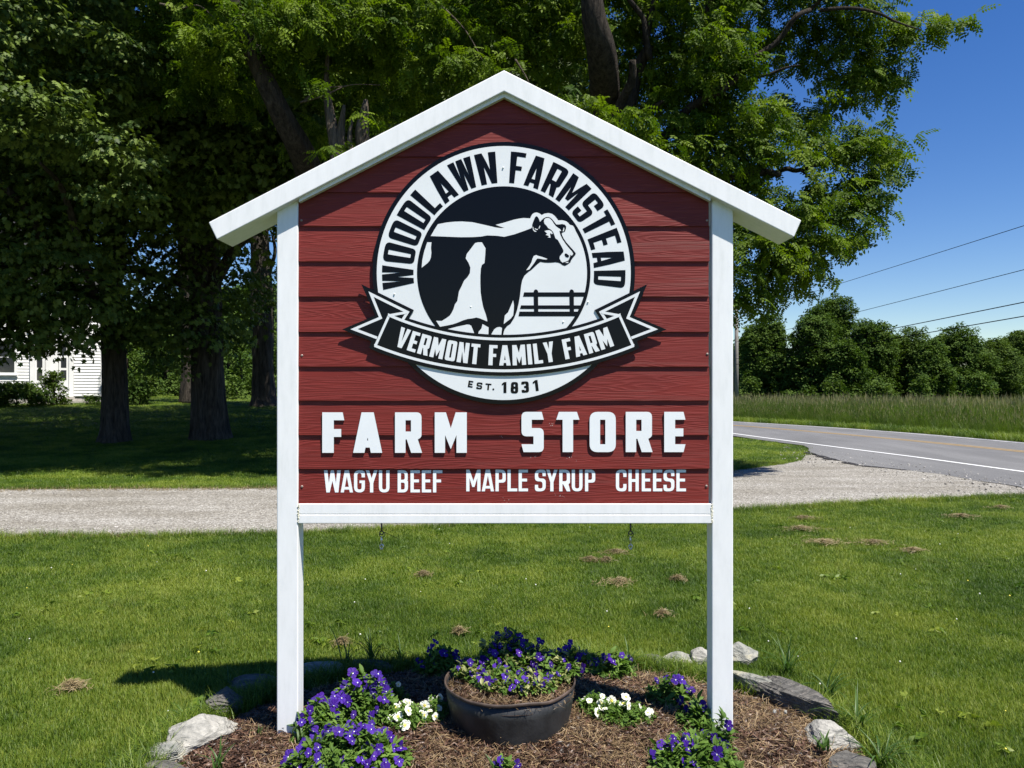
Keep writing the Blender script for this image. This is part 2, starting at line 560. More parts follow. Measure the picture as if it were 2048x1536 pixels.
M['straw'] = leafmat('straw', (0.055, 0.034, 0.019), (0.36, 0.255, 0.135), 0.12, (1, 1, 0.8), wscale=5, rndmix=0.85)
M['bark_chip'] = leafmat('bark_shreds', (0.020, 0.011, 0.008), (0.13, 0.072, 0.046), 0.03, (1, 1, 0.8), wscale=7, rndmix=0.85)
M['dry'] = leafmat('dry_grass', (0.11, 0.085, 0.040), (0.32, 0.25, 0.13), 0.15, (1, 1, 0.8), wscale=9, rndmix=0.3)
M['pot'] = plain('black_plastic', (0.020, 0.021, 0.022), 0.5, 0.4, var=0.7, vscale=7, bumps=0.6, bscale=14, bdist=0.008)
M['pot_rim'] = plain('worn_pot_rim', (0.060, 0.042, 0.033), 0.6, 0.4, var=0.6, vscale=14, bumps=0.5, bscale=22)
M['metal'] = plain('zinc', (0.55, 0.56, 0.57), 0.28, 0.5, 1.0)
M['metal_dark'] = plain('dark_steel', (0.09, 0.09, 0.09), 0.45, 0.5, 0.8)
M['zip'] = plain('black_cable_tie', (0.012, 0.012, 0.012), 0.4)
M['house'] = plain('white_clapboard_paint', (0.74, 0.75, 0.74), 0.6, var=0.08, vscale=1.5)
M['glass'] = plain('window_glass', (0.03, 0.035, 0.04), 0.08, 0.8)
M['roof'] = plain('grey_slate_roof', (0.09, 0.09, 0.095), 0.8, var=0.2)
M['concrete'] = plain('stone_step', (0.36, 0.34, 0.31), 0.85, var=0.2, bumps=0.3)
M['stone_pale'] = mat_stone('pale_fieldstone', (0.17, 0.17, 0.155), (0.36, 0.35, 0.315), (0.50, 0.48, 0.43))
M['stone_lichen'] = mat_stone('lichen_stone', (0.13, 0.14, 0.13), (0.28, 0.28, 0.25), (0.42, 0.39, 0.28), (3, 3, 5))
M['slate'] = mat_stone('slate_grey', (0.055, 0.056, 0.055), (0.13, 0.125, 0.115), (0.22, 0.20, 0.175), (1.2, 12, 10), (0, 0.2, 0.9))
M['stone_pink'] = mat_stone('pink_stone', (0.10, 0.065, 0.06), (0.17, 0.115, 0.105), (0.24, 0.17, 0.155))
M['pole'] = plain('weathered_wood_pole', (0.20, 0.185, 0.165), 0.9, var=0.2, vscale=3)
M['wire'] = plain('power_wire', (0.006, 0.006, 0.007), 0.9, 0.0)
M['galv'] = plain('galvanised_rail', (0.35, 0.36, 0.37), 0.5, 0.5, 0.5)
M['screw'] = plain('screw_head', (0.30, 0.24, 0.21), 0.6, 0.5, 0.3)
M['caulk'] = plain('yellowed_caulk', (0.62, 0.60, 0.48), 0.7, var=0.2, vscale=40, bumps=0.6, bscale=60)
M['chip_paint'] = plain('bare_board_chips', (0.45, 0.33, 0.31), 0.8)
# ------------------------------------------------------------------ the setting
def axis(a, b, fine0, fine1, step, coarse):
    v = list(np.arange(fine0, fine1 + 1e-6, step))
    x = fine1; s = step
    while x < b:
        s = min(s * 1.35, coarse); x += s; v.append(x)
    x = fine0; s = step
    while x > a:
        s = min(s * 1.35, coarse); x -= s; v.insert(0, x)
    return np.array(v)

gx = axis(-900, 900, -30, 30, 1.0, 120)
gy = axis(-40, 1500, -4, 90, 1.0, 120)
X, Y = np.meshgrid(gx, gy)
Z = TH(X, Y)
V = np.stack([X.ravel(), Y.ravel(), Z.ravel()], 1)
nx, ny = len(gx), len(gy)
i, j = np.meshgrid(np.arange(nx - 1), np.arange(ny - 1))
a = (j * nx + i).ravel()
Fq = np.stack([a, a + 1, a + nx + 1, a + nx], 1)
link('ground', mesh('ground', V, Fq, True), None, M['ground'])['kind'] = 'structure'

def sheet(name, rows, mat, dz, edge_noise=0.0, seed=0, nseg=24):
    """rows: list of (Y, xleft, xright); a sheet that follows the terrain"""
    V = []; F = []
    for r, (y, xl, xr) in enumerate(rows):
        jl = edge_noise * noise.noise(Vector((y * 1.7, seed, 0)))
        jr = edge_noise * noise.noise(Vector((y * 1.7, seed + 9, 0)))
        for k in range(nseg + 1):
            x = (xl + jl) + (xr + jr - xl - jl) * k / nseg
            V.append((x, y, float(TH(x, y)) + dz))
    w = nseg + 1
    for r in range(len(rows) - 1):
        for k in range(nseg):
            F.append((r * w + k, r * w + k + 1, (r + 1) * w + k + 1, (r + 1) * w + k))
    o = link(name, mesh(name, V, F, True), None, mat)
    return o

# gravel drive, traced along its two edges
near_px = [(-500, 1078), (0, 1076), (300, 1074), (560, 1069), (760, 1060), (1000, 1047), (1466, 1022), (1800, 1003), (2048, 992), (2500, 972)]
far_px = [(-500, 981), (0, 980), (300, 978), (560, 977), (900, 968), (1200, 956), (1466, 943), (1510, 936), (1560, 930), (1605, 921), (1612, 909), (1640, 906), (1700, 912), (1800, 921), (2048, 958), (2500, 966)]
near_w = [G(*p) for p in near_px]
far_w = [G(*p) for p in far_px]
def resample(pts, n):
    pts = [Vector(p) for p in pts]
    d = [0.0]
    for a_, b_ in zip(pts, pts[1:]): d.append(d[-1] + (b_ - a_).length)
    t = np.linspace(0, d[-1], n)
    return [Vector((np.interp(q, d, [p.x for p in pts]), np.interp(q, d, [p.y for p in pts]), 0)) for q in t]
nn = 220
A_ = resample(near_w, nn); B_ = resample(far_w, nn)
V = []; F = []; kk = 12
for q in range(nn):
    ja = 0.10 * noise.noise(Vector((A_[q].x * 2.2, 1.0, 0))) + 0.05 * noise.noise(Vector((A_[q].x * 9, 1.0, 0)))
    jb = 0.14 * noise.noise(Vector((B_[q].x * 2.0, 5.0, 0))) + 0.06 * noise.noise(Vector((B_[q].x * 9, 5.0, 0)))
    for k in range(kk + 1):
        t = k / kk
        p = A_[q].lerp(B_[q], t)
        x = p.x; y = p.y + ja * (1 - t) + jb * t
        V.append((x, y, float(TH(x, y)) + 0.012 + 0.02 * math.sin(t * math.pi)))
for q in range(nn - 1):
    for k in range(kk):
        F.append((q * (kk + 1) + k, (q + 1) * (kk + 1) + k, (q + 1) * (kk + 1) + k + 1, q * (kk + 1) + k + 1))
tag(link('gravel_driveway', mesh('gravel_driveway', V, F, True), None, M['gravel']), kind='structure')
drive_poly = [(p.x, p.y) for p in A_[::4]] + [(p.x, p.y) for p in reversed(B_[::4])]

# the road beyond it: rows at constant distance
def curve_from(pxs, extra=()):
    w = sorted([(G(*p).y, G(*p).x) for p in pxs] + list(extra))
    ys = [q[0] for q in w]; xs = [q[1] for q in w]
    return lambda y: float(np.interp(y, ys, xs))
def fitc(pxs):
    w = [G(*p) for p in pxs]
    c = np.polyfit([p.y for p in w], [p.x for p in w], 2 if len(w) > 3 else 1)
    ymax = max(p.y for p in w); ymin = min(p.y for p in w)
    def f(y):
        if y > ymax:
            s = (np.polyval(c, ymax) - np.polyval(c, ymax - 1))
            return float(np.polyval(c, ymax) + (s - 0.004 * (y - ymax)) * (y - ymax))
        if y < ymin:
            s = (np.polyval(c, ymin + 1) - np.polyval(c, ymin))
            return float(np.polyval(c, ymin) + s * (y - ymin))
        return float(np.polyval(c, y))
    return f
f_white = fitc([(1466, 869), (1530, 877.5), (1600, 887), (1750, 907), (1900, 927), (2048, 947)])
f_yell = fitc([(1466, 852), (1580, 861), (1700, 872), (1870, 888), (2048, 906)])
f_far = fitc([(1466, 844), (1600, 852), (1750, 862), (1900, 874), (2048, 887)])
ysr = [5, 6, 8, 10, 11, 12] + [12.5 + .25 * k for k in range(22)] + [18] + list(range(19, 122))
_ne = curve_from([(1560, 891), (1612, 906), (1665, 921), (1722, 934), (1800, 942), (1880, 951), (1960, 966), (2048, 978)])
def near_edge(y):
    if y > 21.5: return f_white(y) - 0.6
    if y > 19.5: return _ne(19.5) * (21.5 - y) / 2 + (f_white(21.5) - 0.6) * (y - 19.5) / 2
    if y < 13: return _ne(13) + (f_white(y) - f_white(13))
    return _ne(y)
tag(sheet('road', [(y, near_edge(y), f_far(y)) for y in ysr], M['asphalt'], 0.034, 0.10, 3), kind='structure')
tag(sheet('road_edge_line', [(y, f_white(y) - 0.07, f_white(y) + 0.07) for y in ysr], M['line_white'], 0.040, nseg=1), kind='structure')
tag(sheet('road_far_edge_line', [(y, f_far(y) - 0.38, f_far(y) - 0.26) for y in ysr], M['line_white'], 0.040, nseg=1), kind='structure')
for nm, off in (('road_centre_line', -0.15), ('road_centre_line_second', 0.11)):
    tag(sheet(nm, [(y, f_yell(y) + off - 0.055, f_yell(y) + off + 0.055) for y in ysr], M['line_yellow'], 0.040, nseg=1), kind='structure')

# dark crumbling tar lip where the asphalt meets the gravel
M['tar'] = plain('old_tar', (0.022, 0.021, 0.021), 0.9, 0.2, var=.6, vscale=6, bumps=1, bscale=30, bdist=.02)
ly_ = [15.3 + .06 * k for k in range(80)]
ly_ = [y for y in ly_ if y <= 19.6]
def lipw(y): return max(.004, .10 + .22 * noise.noise(Vector((y * 1.9, 2, 0))) + .08 * noise.noise(Vector((y * 9, 5, 0))))
tag(sheet('tar_lip', [(y, near_edge(y) - lipw(y) * 1.1, near_edge(y) + lipw(y) * .35) for y in ly_], M['tar'], 0.0385, nseg=3), kind='structure')

# mulch bed: a low mound
V = []; F = []; nr, na = 46, 120
for r in range(nr + 1):
    for k in range(na):
        t = 2 * math.pi * k / na
        rr = r / nr
        edge = 1 + 0.045 * noise.noise(Vector((math.cos(t) * 2, math.sin(t) * 2, 4)))
        x = BED_C[0] + BED_R[0] * rr * edge * math.cos(t); y = BED_C[1] + BED_R[1] * rr * edge * math.sin(t)
        z = float(MH(x, y)) + (1 - rr) ** 0 * 0.012 * noise.noise(Vector((x * 7, y * 7, 0))) + 0.008 * noise.noise(Vector((x * 25, y * 25, 0)))
        V.append((x, y, z if rr < 1 else -0.06))
for r in range(nr):
    for k in range(na):
        k2 = (k + 1) % na
        F.append((r * na + k, r * na + k2, (r + 1) * na + k2, (r + 1) * na + k))
tag(link('mulch_bed', mesh('mulch_bed', V, F, True), None, M['mulch']), kind='structure')

# ------------------------------------------------------------------ lettering
def arc_round(pts):
    """pts: (x,y) or (x,y,r): polygon with rounded corners"""
    out = []; n = len(pts)
    for i in range(n):
        p = pts[i]; r = p[2] if len(p) > 2 else 0
        x, y = p[0], p[1]
        if r <= 0: out.append((x, y)); continue
        a = pts[i - 1]; b = pts[(i + 1) % n]
        va = np.array([a[0] - x, a[1] - y]); vb = np.array([b[0] - x, b[1] - y])
        la, lb = np.linalg.norm(va), np.linalg.norm(vb)
        r = min(r, la * 0.5, lb * 0.5)
        pa = np.array([x, y]) + va / la * r; pb = np.array([x, y]) + vb / lb * r
        for k in range(7):
            t = k / 6.0
            q = (1 - t) ** 2 * pa + 2 * t * (1 - t) * np.array([x, y]) + t * t * pb
            # pull the quadratic a little towards a true arc
            out.append((float(q[0]), float(q[1])))
    return out

def glyph(ch, w=.5, s=.2, b=.18, r=.1, sl=0.0, m=.49, ri=0.0, t=None, sdown=True):
    """outline and holes of one block letter, height 1"""
    c = w / 2
    H_ = lambda pts: arc_round(pts)
    if ch == 'F':
        return [H_([(0, 0), (s, 0), (s, m - b * .5), (w * .86, m - b * .5), (w * .86, m + b * .5), (s, m + b * .5), (s, 1 - b), (w, 1 - b), (w - sl, 1), (0, 1)])]
    if ch == 'E':
        return [H_([(0, 0), (w - sl, 0), (w, b), (s, b), (s, m - b * .5), (w * .9, m - b * .5), (w * .9, m + b * .5), (s, m + b * .5), (s, 1 - b), (w, 1 - b), (w - sl, 1), (0, 1)])]
    if ch == 'L': return [H_([(0, 0), (w, 0), (w, b), (s, b), (s, 1), (0, 1)])]
    if ch == 'I': return [H_([(0, 0), (s, 0), (s, 1), (0, 1)])]
    if ch == 'T': return [H_([(c - s / 2, 0), (c + s / 2, 0), (c + s / 2, 1 - b), (w, 1 - b), (w - sl, 1), (sl, 1), (0, 1 - b), (c - s / 2, 1 - b)])]
    if ch == 'H': return [H_([(0, 0), (s, 0), (s, .5 - b / 2), (w - s, .5 - b / 2), (w - s, 0), (w, 0), (w, 1), (w - s, 1), (w - s, .5 + b / 2), (s, .5 + b / 2), (s, 1), (0, 1)])]
    if ch in 'O0': return [H_([(0, 0, r), (w, 0, r), (w, 1, r), (0, 1, r)]), H_([(s, b, ri), (w - s, b, ri), (w - s, 1 - b, ri), (s, 1 - b, ri)])]
    if ch == 'D': return [H_([(0, 0), (w, 0, r), (w, 1, r), (0, 1)]), H_([(s, b), (w - s, b, ri), (w - s, 1 - b, ri), (s, 1 - b)])]
    if ch == 'U': return [H_([(0, 1), (0, 0, r), (w, 0, r), (w, 1), (w - s, 1), (w - s, b, ri), (s, b, ri), (s, 1)])]
    if ch == 'C': return [H_([(w, .66), (w - s, .66), (w - s, 1 - b, ri), (s, 1 - b, ri), (s, b, ri), (w - s, b, ri), (w - s, .34), (w, .34), (w, 0, r), (0, 0, r), (0, 1, r), (w, 1, r)])]
    if ch == 'G': return [H_([(w, .68), (w - s, .68), (w - s, 1 - b, ri), (s, 1 - b, ri), (s, b, ri), (w - s, b, ri), (w - s, .42), (c, .42), (c, .42 + b * .9), (w, .42 + b * .9), (w, 0, r), (0, 0, r), (0, 1, r), (w, 1, r)])]
    if ch == 'S':
        if sdown:
            return [H_([(w, .70), (w - s, .70), (w - s, 1 - b, ri), (s, 1 - b, ri), (s, m + b * .55, ri), (w, m + b * .55, r), (w, 0, r), (0, 0, r), (0, .30), (s, .30), (s, b, ri), (w - s, b, ri), (w - s, m - b * .45, ri), (0, m - b * .45, r), (0, 1, r), (w, 1, r)])]
        return [H_([(w, 1 - b), (s, 1 - b), (s, m + b * .55), (w, m + b * .55, r), (w, 0, r), (sl, 0), (0, b), (w - s, b), (w - s, m - b * .5), (0, m - b * .5, r), (0, 1, r), (w - sl, 1)])]
    if ch == 'P':
        return [H_([(0, 0), (s, 0), (s, .40), (w, .40, r), (w, 1, r), (0, 1)]), H_([(s, .40 + b), (w - s, .40 + b, ri), (w - s, 1 - b, ri), (s, 1 - b)])]
    if ch == 'R':
        k = .33
        return [H_([(0, 0), (s, 0), (s, k), (s + .03, k), (w - s * .98, 0), (w + .015, 0), (w * .86, k), (w, k + .06, r * .6), (w, 1, r), (0, 1)]), H_([(s, k + b), (w - s, k + b, ri), (w - s, 1 - b, ri), (s, 1 - b)])]
    if ch == 'B':
        return [H_([(0, 0), (w, 0, r), (w, .52, r * .9), (w * .90, .53), (w * .97, .56, r * .4), (w * .97, 1, r), (0, 1)]),
                H_([(s, b), (w - s, b, ri), (w - s, .5 - b * .42, ri), (s, .5 - b * .42)]),
                H_([(s, .5 + b * .55), (w - s, .5 + b * .55, ri), (w - s, 1 - b, ri), (s, 1 - b)])]
    if ch == 'A':
        tt = t if t is not None else s * 1.35
        q = c - tt / 2; k0, k1 = .13, .13 + b * .9
        hs = s * .98
        ya = (c - hs) / q
        if ya > .9: ya = .9
        return [H_([(0, 0), (hs, 0), (hs + k0 * q, k0), (w - hs - k0 * q, k0), (w - hs, 0), (w, 0), (c + tt / 2, 1), (c - tt / 2, 1)]),
                H_([(hs + k1 * q, k1), (w - hs - k1 * q, k1), (c, min(ya, 1.2))])]
    if ch == 'M':
        return [H_([(0, 0), (s, 0), (s, .44), (c, .09), (w - s, .44), (w - s, 0), (w, 0), (w, 1), (w - s * 1.08, 1), (c, .61), (s * 1.08, 1), (0, 1)])] if s > .2 else \
               [H_([(0, 0), (s, 0), (s, .62), (c - s * .35, .20), (c + s * .35, .20), (w - s, .62), (w - s, 0), (w, 0), (w, 1), (w - s * 1.02, 1), (c, .48), (s * 1.02, 1), (0, 1)])]
    if ch == 'N': return [H_([(0, 0), (s, 0), (s, .56), (w - s * 1.02, 0), (w, 0), (w, 1), (w - s, 1), (w - s, .44), (s * 1.02, 1), (0, 1)])]
    if ch == 'V': return [H_([(c - s * .52, 0), (c + s * .52, 0), (w, 1), (w - s, 1), (c, .30), (s, 1), (0, 1)])]
    if ch == 'W':
        e = s * .92
        return [H_([(0, 1), (s * .95, 1), (.29 * w, .42), (c - s * .42, 1), (c + s * .42, 1), (.71 * w, .42), (w - s * .95, 1), (w, 1), (.86 * w, 0), (.86 * w - e, 0), (c, .52), (.14 * w + e, 0), (.14 * w, 0)])]
    if ch == 'Y': return [H_([(c - s / 2, 0), (c + s / 2, 0), (c + s / 2, .42), (w, 1), (w - s * 1.02, 1), (c, .64), (s * 1.02, 1), (0, 1), (c - s / 2, .42)])]
    if ch == '1': return [H_([(w - s, 0), (w, 0), (w, 1), (w - s * .8, 1), (0, .84), (0, .66), (w - s, .78)])]
    if ch == '8':
        return [H_([(0, 0, r), (w, 0, r), (w, .53, r * .8), (w * .93, .53), (w * .97, .53, .05), (w * .97, 1, r), (w * .03, 1, r), (w * .03, .53, .05), (w * .07, .53), (0, .53, r * .8)]),
                H_([(s, b, .09), (w - s, b, .09), (w - s, .5 - b * .4, .09), (s, .5 - b * .4, .09)]),
                H_([(s, .5 + b * .5, .09), (w - s, .5 + b * .5, .09), (w - s, 1 - b, .09), (s, 1 - b, .09)])]
    if ch == '3':
        return [H_([(0, .26), (s * .95, .26), (s * .95, b, .07), (w - s, b, .09), (w - s, .5 - b * .4, .09), (w * .35, .5 - b * .4), (w * .35, .5 + b * .5), (w - s, .5 + b * .5, .09), (w - s, 1 - b, .09), (s * .95, 1 - b, .07), (s * .95, .74), (0, .74), (0, 1, r), (w, 1, r), (w, .52, .12), (w * .93, .5), (w, .48, .12), (w, 0, r), (0, 0, r)])]
    if ch == '.': return [[(s / 2 + s / 2 * math.cos(a_ * math.pi / 6), s / 2 + s / 2 * math.sin(a_ * math.pi / 6)) for a_ in range(12)]]
    raise ValueError(ch)

def poly_mesh(name, contours, Yf, thick=0.0, depth_fn=None, mi_side=0):
    """contours in photo pixels on the upright plane Yf -> front face (+ side walls when thick > 0)"""
    pts2 = [[Vector((p[0], p[1], 0)) for p in c] for c in contours]
    tris = tessellate_polygon(pts2)
    flat = [p for c in pts2 for p in c]
    def W(p, dy):
        y = (depth_fn(p[0], p[1]) if depth_fn else Yf)
        q = P(p[0], p[1], y)
        return Vector((q.x, y + dy, q.z))
    V = [W(p, 0) for p in flat]; F = []; mi = []
    for tr in tris:
        a_, b_, c_ = [V[k] for k in tr]
        nrm = (b_ - a_).cross(c_ - a_)
        if nrm.length < 1e-12: continue
        F.append(tr if nrm.y < 0 else tr[::-1]); mi.append(0)
    if thick > 0:
        n0 = len(V)
        V += [W(p, thick) for p in flat]
        F += [tuple(k + n0 for k in reversed(f)) for f in F]; mi += [mi_side] * (len(F) - len(mi))
        o = 0
        for ci, c in enumerate(pts2):
            n = len(c)
            ar = sum(c[k].x * c[(k + 1) % n].y - c[(k + 1) % n].x * c[k].y for k in range(n))
            # in pixel space y points down: positive area = clockwise on screen
            out = (ar > 0) == (ci == 0)
            for k in range(n):
                k2 = (k + 1) % n
                f = (o + k, o + k2, n0 + o + k2, n0 + o + k)
                F.append(f if out else f[::-1]); mi.append(mi_side)
            o += n
    return mesh(name, V, F, False, mi)

def letter_px(ch, x0, x1, ytop, ybot, **kw):
    h = ybot - ytop
    g = glyph(ch, w=(x1 - x0) / h, **kw)
    return [[(x0 + p[0] * h, ybot - p[1] * h) for p in c] for c in g]

# ------------------------------------------------------------------ the farm sign
sign = empty('farm_sign', (-0.04, 3.75, 0.06), 0, 'white framed farm store sign with red clapboard panel under a small gable roof', 'sign')
sign_inv = Vector((0.04, -3.75, -0.06))
def adopt(o, parent=None):
    """objects are modelled in world coordinates; give the sign's own parts local positions"""
    o.parent = parent or sign
    if parent is None: o.location = sign_inv
    return o

YF, YR = 3.700, 3.655
def pbox(name, px0, px1, py0, py1, y0, y1, mat, bevel=0.003, yref=None):
    a_ = P(px0, py0, yref or y0); b_ = P(px1, py1, yref or y0)
    return adopt(box(name, a_.x, b_.x, y0, y1, b_.z, a_.z, mat, None, bevel))

# the two posts (hollow vinyl sleeves with softened corners)
pbox('post', 553.5, 596.0, 398, 1475, YF, YF + 0.100, M['vinyl'], 0.005)
pbox('post', 1424.0, 1466.5, 398, 1475, YF, YF + 0.100, M['vinyl'], 0.005)
# bottom rail, in two stacked lengths with a groove between
pbox('bottom_rail', 597, 1423.2, 1007.5, 1028.6, 3.699, 3.792, M['vinyl'], 0.003)
pbox('bottom_rail', 597, 1423.2, 1029.4, 1047.0, 3.6975, 3.790, M['vinyl'], 0.003)

# roof beams, mitred at the ridge
def roof_beam(pts):
    bm = bmesh.new()
    fr = [bm.verts.new((P(x, y, YR).x, YR, P(x, y, YR).z)) for x, y in pts]
    bk = [bm.verts.new((v.co.x, YR + 0.205, v.co.z)) for v in fr]
    bm.faces.new(fr); bm.faces.new(list(reversed(bk)))
    n = len(fr)
    for k in range(n): bm.faces.new((fr[k], bk[k], bk[(k + 1) % n], fr[(k + 1) % n]))
    bmesh.ops.recalc_face_normals(bm, faces=bm.faces)
    es = [e for e in bm.edges if not (abs(e.verts[0].co.x - pts_apex) < 1e-4 and abs(e.verts[1].co.x - pts_apex) < 1e-4)]
    bmesh.ops.bevel(bm, geom=es, offset=0.0045, segments=3, affect='EDGES', profile=0.5)
    return adopt(link('roof_beam', bm_mesh('roof_beam', bm), None, M['vinyl']))
pts_apex = P(1008, 140, YR).x
roof_beam([(1008, 140), (417, 444.5), (433.5, 479), (1008, 182.5)])
roof_beam([(1008, 140), (1008, 182.5), (1588, 474.5), (1603, 440.5)])
# trim strips under the roof, in front of the boards
def trim(pts, y0, y1):
    me = poly_mesh('soffit_trim', [pts], y0, y1 - y0)
    return adopt(link('soffit_trim', me, None, M['vinyl']))
trim([(1008, 178), (598, 392), (598, 404), (1008, 194)], 3.676, 3.7035)
trim([(1008, 178), (1008, 194), (1421, 402), (1421, 390)], 3.6765, 3.7035)

# clapboards: each its own prism, bottom edge proud of the next
BOT = [178, 247, 313, 384.5, 452, 522.5, 593, 663.5, 733, 801, 870, 937.5, 1006.5]
YB0, YB1 = 3.7050, 3.7140
def board_poly(y0, y1):
    def xl(y): return max(596.8, 1008 - (y - 176) / 0.5148)
    def xr(y): return min(1419.0, 1008 + (y - 176) / 0.5148)
    e = 176 + (1008 - 596.8) * 0.5148; e2 = 176 + (1419 - 1008) * 0.5148
    L_ = [(xl(y0), y0)] + ([(596.8, e)] if y0 < e < y1 else []) + [(xl(y1), y1)]
    R_ = [(xr(y1), y1)] + ([(1419.0, e2)] if y0 < e2 < y1 else []) + [(xr(y0), y0)]
    return L_ + R_
for k in range(len(BOT) - 1):
    y0, y1 = BOT[k], BOT[k + 1]
    dfn = lambda x, y, y0=y0, y1=y1: YB1 + (YB0 - YB1) * (y - y0) / (y1 - y0)
    cont = board_poly(y0, y1)
    if k % 2: cont = [(x + (-1.5 if x > 1300 else 0), y) for x, y in cont]
    me = poly_mesh('siding_board', [cont], 0, 0.024, dfn)
    adopt(link('siding_board', me, None, M['red']))

# emblem ----------------------------------------------------------
CX, CY = 1007.5, 546.0
YE = 3.6930
def circ(r, n=128, a0=0, a1=360, cx=CX, cy=CY):
    return [(cx + r * math.sin(R(a0 + (a1 - a0) * k / n)), cy - r * math.cos(R(a0 + (a1 - a0) * k / n))) for k in range(n)]
emblem = adopt(link('emblem_disc', poly_mesh('emblem_disc', [circ(262.5)], YE, 0.0105), None, M['print_black']))
_layer = [0]
def ink(name, contours, mat, lift):
    """printed film on the emblem: a sheet a hair above the one below"""
    me = poly_mesh(name, contours, YE - 0.0007 * lift, 0.0)
    return link(name, me, emblem, mat)
WHT, BLK = M['print_white'], M['print_black']
ink('white_field', [circ(254)], WHT, 1)
ink('inner_disc', [circ(173.5)], BLK, 2)
c2 = lambda x, y: (820 + x / 4.8, 360 + y / 4.8)
hh = lambda x, y: (1050 + x / 12.8, 420 + y / 12.8)
gg = lambda x, y: (860 + x / 10.24, 600 + y / 10.24)
def cm(f, s): return [f(*p) for p in s]
def catmull(pts, n=3, corners=()):
    out = []; m = len(pts)
    for k in range(m):
        a_, b_, c_, d_ = pts[k - 1], pts[k], pts[(k + 1) % m], pts[(k + 2) % m]
        for q in range(n):
            t = q / n
            out.append(tuple(0.5 * (2 * b_[z] + (c_[z] - a_[z]) * t + (2 * a_[z] - 5 * b_[z] + 4 * c_[z] - d_[z]) * t * t + (3 * b_[z] - a_[z] - 3 * c_[z] + d_[z]) * t ** 3) for z in (0, 1)))
    return out
RI = 166.5
hill = cm(c2, [(200, 537), (232, 480), (268, 424), (350, 408), (430, 400), (500, 398), (600, 405), (720, 432), (820, 455), (865, 461), (908, 460), (870, 448), (822, 430), (900, 410), (1000, 380), (1050, 370), (1090, 365), (1130, 367)])
halo = cm(hh, [(135, 215), (160, 150), (195, 100), (240, 72), (300, 62), (360, 82), (400, 108), (425, 130), (500, 92), (600, 78), (690, 98), (760, 150), (810, 210), (850, 265), (960, 262), (1060, 290), (1110, 335), (1150, 380), (1225, 400), (1260, 450)])
a_st = math.degrees(math.atan2(halo[-1][0] + 6 - CX, CY - halo[-1][1] - 6))
rim = circ(RI, 60, a_st, 215)
ink('landscape', [hill + halo + rim], WHT, 3)
back = cm(c2, [(150, 538), (200, 538), (330, 543), (480, 549), (600, 548), (680, 543), (740, 532), (830, 535), (905, 545), (1000, 522), (1100, 487), (1165, 462)])
head = cm(hh, [(185, 430), (185, 370), (205, 310), (225, 260), (260, 180), (295, 156), (330, 180), (360, 230), (382, 305), (430, 250), (480, 208), (540, 182), (600, 177), (650, 197), (700, 240), (750, 305), (800, 368), (870, 370), (950, 357), (1020, 375), (1055, 420), (1050, 480), (1022, 550), (940, 585), (948, 640), (990, 730), (1060, 830), (1150, 930), (1240, 1030), (1302, 1108), (1290, 1150), (1230, 1215), (1185, 1280), (1165, 1335), (1100, 1390), (1020, 1430), (960, 1410), (900, 1365), (850, 1347), (780, 1337), (700, 1345), (600, 1350), (500, 1345), (395, 1328), (330, 1375), (250, 1450), (160, 1536)])
chest = cm(c2, [(1140, 880), (1100, 915), (1078, 960), (1068, 1010), (1062, 1060), (1055, 1120), (1042, 1190), (1025, 1260), (1010, 1300), (1000, 1325), (965, 1380), (935, 1400), (910, 1430), (900, 1460), (892, 1500)])
left = circ(RI + 3, 30, 199, 288)
ink('cow_silhouette', [back + head + chest + left[:-3]], BLK, 4)
